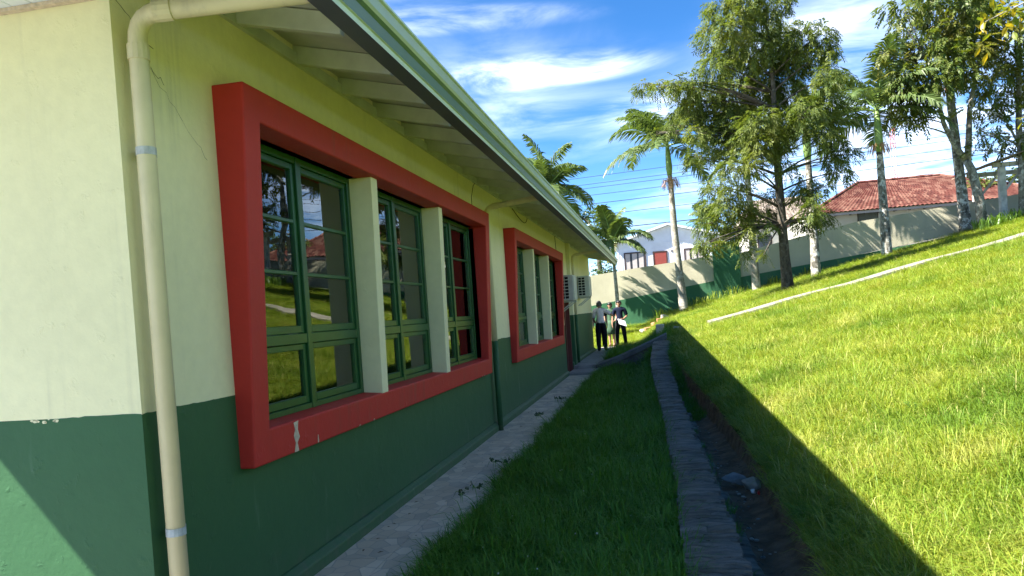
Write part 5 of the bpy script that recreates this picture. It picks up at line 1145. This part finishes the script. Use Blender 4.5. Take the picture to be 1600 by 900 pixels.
def rubble():
    br = simple('orange_brick', (0.45, 0.20, 0.12), 0.9, 0.1, 0.25, 9); pk = simple('pale_rubble', (0.58, 0.50, 0.42), 0.9, 0.1, 0.2, 9)
    spots = [(-.80, 33.0, .0, 'pale', 'round pale lump at the left end of the rubble'), (-.52, 33.1, .5, 'b', 'orange brick beside the pale lump, first brick'), (-.25, 33.2, 1.1, 'b', 'second orange brick from the left in the rubble row'), (.02, 33.1, .2, 'b', 'third orange brick from the left in the rubble row'), (.20, 33.3, .8, 'p', 'pale broken block at the right of the rubble row')]
    for x, y, a, k, lab in spots:
        z = float(ground_z(x, y)); m = br if k == 'b' else pk
        if k == 'pale': o = link('rubble_lump', rock_mesh(.16, pk, .3, 2), None, (x, y, z+.18))
        else: o = MB().box(-.16, .16, -.09, .09, -.08, .08).obj('brick', m, None, bevel=.012); o.location = (x, y, z+.17); o.rotation_euler = (random.uniform(-.4, .4), random.uniform(-.5, .5), a)
        tag(o, lab, 'rubble', 'rubble lying below the boundary wall')
    o = MB().box(-.13, .13, -.35, .35, -.2, .28).obj('concrete_block', simple('sandy_block', (0.52, 0.44, 0.32), 0.9, 0.1, 0.15, 6), None, bevel=.02, loc=(0, 0, 0)); o.location = (-.02, 24.6, .72); tag(o, 'sandy concrete block behind the top of the sloping slab', 'block')
rubble()

# ------------------------------------------------------------------ people
def skin_grow(verts, edges, root):
    me = bpy.data.meshes.new('body'); me.from_pydata([v[0] for v in verts], edges, []); o = bpy.data.objects.new('body_tmp', me); COL.objects.link(o)
    sk = o.modifiers.new('skin', 'SKIN'); sk.branch_smoothing = 0.6; ss = o.modifiers.new('sub', 'SUBSURF'); ss.levels = 2; ss.render_levels = 2
    for i, v in enumerate(verts): me.skin_vertices[0].data[i].radius = (v[1], v[2] if len(v) > 2 else v[1]); me.skin_vertices[0].data[i].use_root = (i == root)
    bpy.context.view_layer.update(); dg = bpy.context.evaluated_depsgraph_get(); m2 = bpy.data.meshes.new_from_object(o.evaluated_get(dg)); bpy.data.objects.remove(o); return m2
SKINM = None
def person(loc, rotz, label, joints, clothes, hair, skirt=False, paper=None, scale=1.0):
    """joints: named points of the pose (z up, facing -y); clothes: {'top':mat,'legs':mat,'shoe':mat}"""
    root = thing('person', label, 'person', loc, None); root.rotation_euler = (0, 0, rotz); root.scale = (scale,)*3
    J = {k: Vector(v) for k, v in joints.items()}
    rad = dict(pelvis=(.135, .105), waist=(.125, .10), chest=(.145, .105), yoke=(.10, .085), neck=(.050, .052), skull0=(.062, .07), skull1=(.078, .092), skull2=(.070, .085), skull3=(.035, .045),
               sL=(.062,), eL=(.046,), wL=(.030,), hL=(.030, .020), kL=(.032, .016), sR=(.062,), eR=(.046,), wR=(.030,), hR=(.030, .020), kR=(.032, .016),
               hipL=(.088,), kneeL=(.062,), ankL=(.042,), toeL=(.038,), hipR=(.088,), kneeR=(.062,), ankR=(.042,), toeR=(.038,))
    names = list(rad); V = [(J[n], *rad[n]) for n in names]; ix = {n: i for i, n in enumerate(names)}
    E = [('pelvis', 'waist'), ('waist', 'chest'), ('chest', 'yoke'), ('yoke', 'neck'), ('neck', 'skull0'), ('skull0', 'skull1'), ('skull1', 'skull2'), ('skull2', 'skull3')]
    for s in 'LR': E += [('yoke', 's'+s), ('s'+s, 'e'+s), ('e'+s, 'w'+s), ('w'+s, 'h'+s), ('h'+s, 'k'+s), ('pelvis', 'hip'+s), ('hip'+s, 'knee'+s), ('knee'+s, 'ank'+s), ('ank'+s, 'toe'+s)]
    me = skin_grow(V, [(ix[a], ix[b]) for a, b in E], 0)
    # nose, ears, eyes, mouth and five fingers a hand
    bm = bmesh.new(); bm.from_mesh(me)
    def lump(c, r, sc, mi):
        t = MB().ball(c, r, 1, 0, sc); vs = [bm.verts.new(v) for v in t.v]
        for f in t.f: q = bm.faces.new([vs[i] for i in f]); q.material_index = mi; q.smooth = True
    f = J['face']; h = J['skull1']; u = (J['skull3']-J['skull0']).normalized(); sd = f.cross(u).normalized()
    lump(h+f*.092-u*.012, .015, (.8, 1, 1.3), 0)
    for s in (-1, 1): lump(h+sd*s*.079-u*.005, .024, (.5, .8, 1.3), 0); lump(h+f*.080+sd*s*.032+u*.018, .011, (1.3, .6, .7), 1)
    lump(h+f*.080-u*.052, .018, (1.5, .5, .4), 2)
    for s in 'LR':
        k = J['k'+s]; d = (k-J['h'+s]).normalized(); ac = d.cross(J['palm'+s]).normalized(); cu = J['palm'+s]
        for i, (off, ln) in enumerate(((-.024, .062), (-.008, .074), (.008, .070), (.024, .052))):
            t = MB().tube([k+ac*off-d*.02, k+ac*off+d*ln*.5+cu*.006, k+ac*off+d*ln+cu*.026], [.0095, .009, .006], 6); vs = [bm.verts.new(v) for v in t.v]
            for q in t.f: z = bm.faces.new([vs[j] for j in q]); z.smooth = True
        w = J['h'+s]; t = MB().tube([w-ac*.02, w-ac*.046+d*.028+cu*.012, w-ac*.050+d*.060+cu*.03], [.012, .010, .007], 6); vs = [bm.verts.new(v) for v in t.v]
        for q in t.f: z = bm.faces.new([vs[j] for j in q]); z.smooth = True
    bm.to_mesh(me); bm.free()
    for q in me.polygons: q.use_smooth = True
    me.materials.clear(); skin = clothes['skin']
    for m in (skin, M['dark'], clothes['lip']): me.materials.append(m)
    me.name = 'body'; link_local('body', me, root)
    # garments: the body surface lifted a little off the skin
    def near(p, segs):
        best = 9
        for a, b in segs:
            a, b = J[a], J[b]; t = max(0, min(1, (p-a).dot(b-a)/max((b-a).length_squared, 1e-9))); best = min(best, (p-a-(b-a)*t).length)
        return best
    G = {'top': [('pelvis', 'waist'), ('waist', 'chest'), ('chest', 'yoke'), ('yoke', 'sL'), ('yoke', 'sR')], 'armu': [('sL', 'eL'), ('sR', 'eR')], 'arml': [('eL', 'wL'), ('eR', 'wR'), ('wL', 'kL'), ('wR', 'kR')],
         'legs': [('pelvis', 'hipL'), ('pelvis', 'hipR'), ('hipL', 'kneeL'), ('hipR', 'kneeR'), ('kneeL', 'ankL'), ('kneeR', 'ankR')], 'shoe': [('ankL', 'toeL'), ('ankR', 'toeR')], 'head': [('neck', 'skull0'), ('skull0', 'skull1'), ('skull1', 'skull2'), ('skull2', 'skull3')]}
    def region(p):
        r = min(G, key=lambda g: near(p, G[g]))
        if r == 'top' and p.z < J['pelvis'].z-.01: r = 'legs'
        if r == 'legs' and p.z > J['pelvis'].z+.035: r = 'top'
        if r == 'armu':
            for s in 'LR':
                a, b = J['s'+s], J['e'+s]; t = (p-a).dot(b-a)/(b-a).length_squared
                if near(p, [('s'+s, 'e'+s)]) < .12 and t > clothes.get('sleeve', .7): r = 'arml'
        if r == 'legs' and p.z < J['ankL'].z*0+.075: r = 'shoe'
        if r == 'head' and p.z < J['neck'].z-.015: r = 'top'
        return r
    reg = [region(q.center) for q in me.polygons]
    def garment(name, keep, mat, off, thick=.006):
        ids = [q.index for q in me.polygons if reg[q.index] in keep]; vm = {}; vs = []; fs = []
        for i in ids:
            ff = []
            for v in me.polygons[i].vertices:
                if v not in vm: vm[v] = len(vs); c = me.vertices[v]; vs.append(tuple(c.co+c.normal*off))
                ff.append(vm[v])
            fs.append(ff)
        if not fs: return
        g = bpy.data.meshes.new(name); g.from_pydata(vs, [], fs); g.materials.append(mat); g.polygons.foreach_set('use_smooth', [True]*len(fs)); g.update(); o = link_local(name, g, root)
        s = o.modifiers.new('cloth', 'SOLIDIFY'); s.thickness = thick; s.offset = 1; return o
    garment(clothes['topname'], ('top', 'armu'), clothes['top'], .014)
    if not skirt: garment('trousers', ('legs',), clothes['legs'], .016)
    garment('shoe', ('shoe',), clothes['shoe'], .008, .008)
    if skirt:
        mb = MB(); K = 24; rings = ((J['pelvis'].z+.09, .145, .12), (J['pelvis'].z-.05, .165, .135), (J['pelvis'].z-.25, .175, .14), (J['pelvis'].z-.46, .18, .145)); c = J['pelvis']
        for z, a, b in rings:
            for k in range(K): w = 1+.05*math.sin(k*2*math.pi*7/K)*(J['pelvis'].z+.09-z)*2; mb.v.append((c.x+a*w*math.cos(2*math.pi*k/K), c.y+b*w*math.sin(2*math.pi*k/K), z))
        for r in range(3):
            for k in range(K): mb.f.append((r*K+k, r*K+(k+1) % K, (r+1)*K+(k+1) % K, (r+1)*K+k)); mb.m.append(0)
        g = bpy.data.meshes.new('skirt'); g.from_pydata(mb.v, [], mb.f); g.materials.append(clothes['top']); g.polygons.foreach_set('use_smooth', [True]*len(mb.f)); o = link_local('skirt', g, root); s = o.modifiers.new('cloth', 'SOLIDIFY'); s.thickness = .006
    # hair: a cap over the back and top of the head
    cap = MB(); bmh = bmesh.new(); bmesh.ops.create_icosphere(bmh, subdivisions=3, radius=1)
    ctr = J['skull1']+u*.018; vid = {}; fs = []
    for fc in bmh.faces:
        c = fc.calc_center_median(); a = c.z; b = c.y
        if a > hair['front'] and b < 0 or a > hair['low'] and b >= 0.0: fs.append([v.index for v in fc.verts])
    for v in bmh.verts: cap.v.append(tuple(ctr+sd*v.co.x*.089+u*v.co.z*.112-f*v.co.y*.105-f*.004+Vector((random.gauss(0, .002),)*3)))
    cap.f = [tuple(q) for q in fs]; cap.m = [0]*len(fs); bmh.free()
    g = bpy.data.meshes.new('hair'); g.from_pydata(cap.v, [], cap.f); g.materials.append(hair['mat']); g.polygons.foreach_set('use_smooth', [True]*len(cap.f)); o = link_local('hair', g, root); s = o.modifiers.new('thick', 'SOLIDIFY'); s.thickness = .012
    return root
def link_local(name, me, parent):
    o = bpy.data.objects.new(name, me); COL.objects.link(o); o.parent = parent; return o
def stand(**over):
    J = dict(pelvis=(0, .01, .94), waist=(0, .0, 1.10), chest=(0, .01, 1.30), yoke=(0, .02, 1.42), neck=(0, .01, 1.50), skull0=(0, -.01, 1.555), skull1=(0, -.015, 1.61), skull2=(0, -.01, 1.67), skull3=(0, -.005, 1.725), face=(0, -1, 0),
             sL=(.185, .02, 1.405), eL=(.235, .04, 1.13), wL=(.25, -.03, .89), hL=(.25, -.05, .84), kL=(.25, -.06, .78), palmL=(-1, 0, 0), sR=(-.185, .02, 1.405), eR=(-.235, .04, 1.13), wR=(-.25, -.03, .89), hR=(-.25, -.05, .84), kR=(-.25, -.06, .78), palmR=(1, 0, 0),
             hipL=(.095, .01, .88), kneeL=(.105, -.01, .49), ankL=(.11, .03, .085), toeL=(.125, -.12, .045), hipR=(-.095, .01, .88), kneeR=(-.105, -.01, .49), ankR=(-.11, .03, .085), toeR=(-.125, -.12, .045))
    J.update(over); return J
def people():
    def cloth(n, c, r=.85): return simple(n, c, r, .15, .12, 12)
    sk = simple('tanned_skin', (0.36, 0.19, 0.12), .55, .4, .05); sk2 = simple('light_tan_skin', (0.44, 0.25, 0.17), .55, .4, .05); lip = simple('lip_tone', (0.25, .09, .08), .5, .4, 0)
    blk = simple('black_hair', (0.012, .010, .010), .5, .4, .1, 30); gry = simple('greying_hair', (0.10, .09, .085), .6, .3, .3, 40)
    black = cloth('black_trouser_cloth', (.012, .012, .015)); shoe = simple('black_leather', (.015, .014, .014), .4, .5, .05)
    # man in pale shirt, back to us, leaning towards the others
    j = stand(waist=(.01, -.02, 1.10), chest=(.02, -.07, 1.29), yoke=(.03, -.115, 1.40), neck=(.04, -.155, 1.47), skull0=(.045, -.195, 1.515), skull1=(.05, -.22, 1.56), skull2=(.05, -.235, 1.62), skull3=(.05, -.24, 1.675), face=(-.25, -.93, -.25),
              sL=(.215, -.10, 1.37), eL=(.26, -.10, 1.10), wL=(.22, -.27, .98), hL=(.20, -.32, .97), kL=(.18, -.38, .97), sR=(-.155, -.12, 1.38), eR=(-.33, -.24, 1.24), wR=(-.36, -.46, 1.20), hR=(-.36, -.52, 1.20), kR=(-.36, -.58, 1.20), palmR=(0, 0, -1))
    person((-1.98, 26.25, .165), R(178), 'man in pale pinkish shirt and black trousers standing with his back turned', j, dict(top=cloth('pale_pink_shirt', (.80, .68, .63)), topname='shirt', legs=black, shoe=shoe, skin=sk, lip=lip, sleeve=.8), dict(mat=gry, front=.35, low=-.45))
    # man in navy tee holding a sheet
    j = stand(eL=(.26, .05, 1.14), wL=(.15, -.16, 1.04), hL=(.11, -.20, 1.04), kL=(.05, -.23, 1.04), palmL=(0, 0, -1), eR=(-.27, .04, 1.12), wR=(-.29, -.04, .88), hR=(-.29, -.06, .83), kR=(-.285, -.07, .77), hipR=(-.10, .01, .88), kneeR=(-.13, -.02, .49), ankR=(-.16, .03, .085), toeR=(-.20, -.11, .045), kneeL=(.14, -.02, .49), ankL=(.17, .02, .085), toeL=(.21, -.11, .045))
    person((-1.46, 28.7, .165), R(-4), 'man in navy tee shirt and black trousers facing us with a paper', j, dict(top=cloth('navy_tee', (.007, .011, .028)), topname='tee_shirt', legs=black, shoe=shoe, skin=sk, lip=lip, sleeve=.75), dict(mat=blk, front=.40, low=-.35), scale=.985)
    pp = MB(); K = 6
    for i in range(K+1):
        t = i/K; pp.v += [(-.17+.27*t, -.02*math.sin(t*3), .075-.10*t), (-.12+.27*t, -.05-.02*math.sin(t*3), -.12-.11*t)]
    for i in range(K): pp.f.append((2*i, 2*i+1, 2*i+3, 2*i+2)); pp.m.append(0)
    o = pp.obj('paper', simple('white_paper', (.78, .80, .84), .7, .2, 0), None); o.location = (-1.36, 28.44, 1.14); s = o.modifiers.new('sheets', 'SOLIDIFY'); s.thickness = .003
    tag(o, 'white sheet of paper held by the man in the navy tee', 'paper')
    # woman in green dress
    j = stand(eL=(.23, .03, 1.14), wL=(.20, -.14, 1.00), hL=(.18, -.19, .99), kL=(.15, -.24, .99), palmL=(0, 0, -1), kneeL=(.08, -.01, .49), ankL=(.08, .03, .085), toeL=(.09, -.11, .045), kneeR=(-.08, -.01, .49), ankR=(-.08, .03, .085), toeR=(-.09, -.11, .045))
    person((-1.83, 29.2, .165), R(-8), 'woman in grey green dress standing between the two men', j, dict(top=cloth('grey_green_dress', (.055, .105, .065)), topname='dress_top', legs=black, shoe=simple('tan_sandal', (.22, .13, .08), .6, .3, .1), skin=sk2, lip=lip, sleeve=.35), dict(mat=blk, front=.25, low=-.75), skirt=True, scale=.96)
    # fourth person mostly hidden behind the pale shirt
    person((-2.17, 28.3, .165), R(10), 'dark clothed person almost hidden behind the man in the pale shirt', stand(), dict(top=cloth('dark_grey_shirt', (.03, .03, .035)), topname='shirt', legs=black, shoe=shoe, skin=sk, lip=lip, sleeve=.8), dict(mat=blk, front=.35, low=-.4))
people()
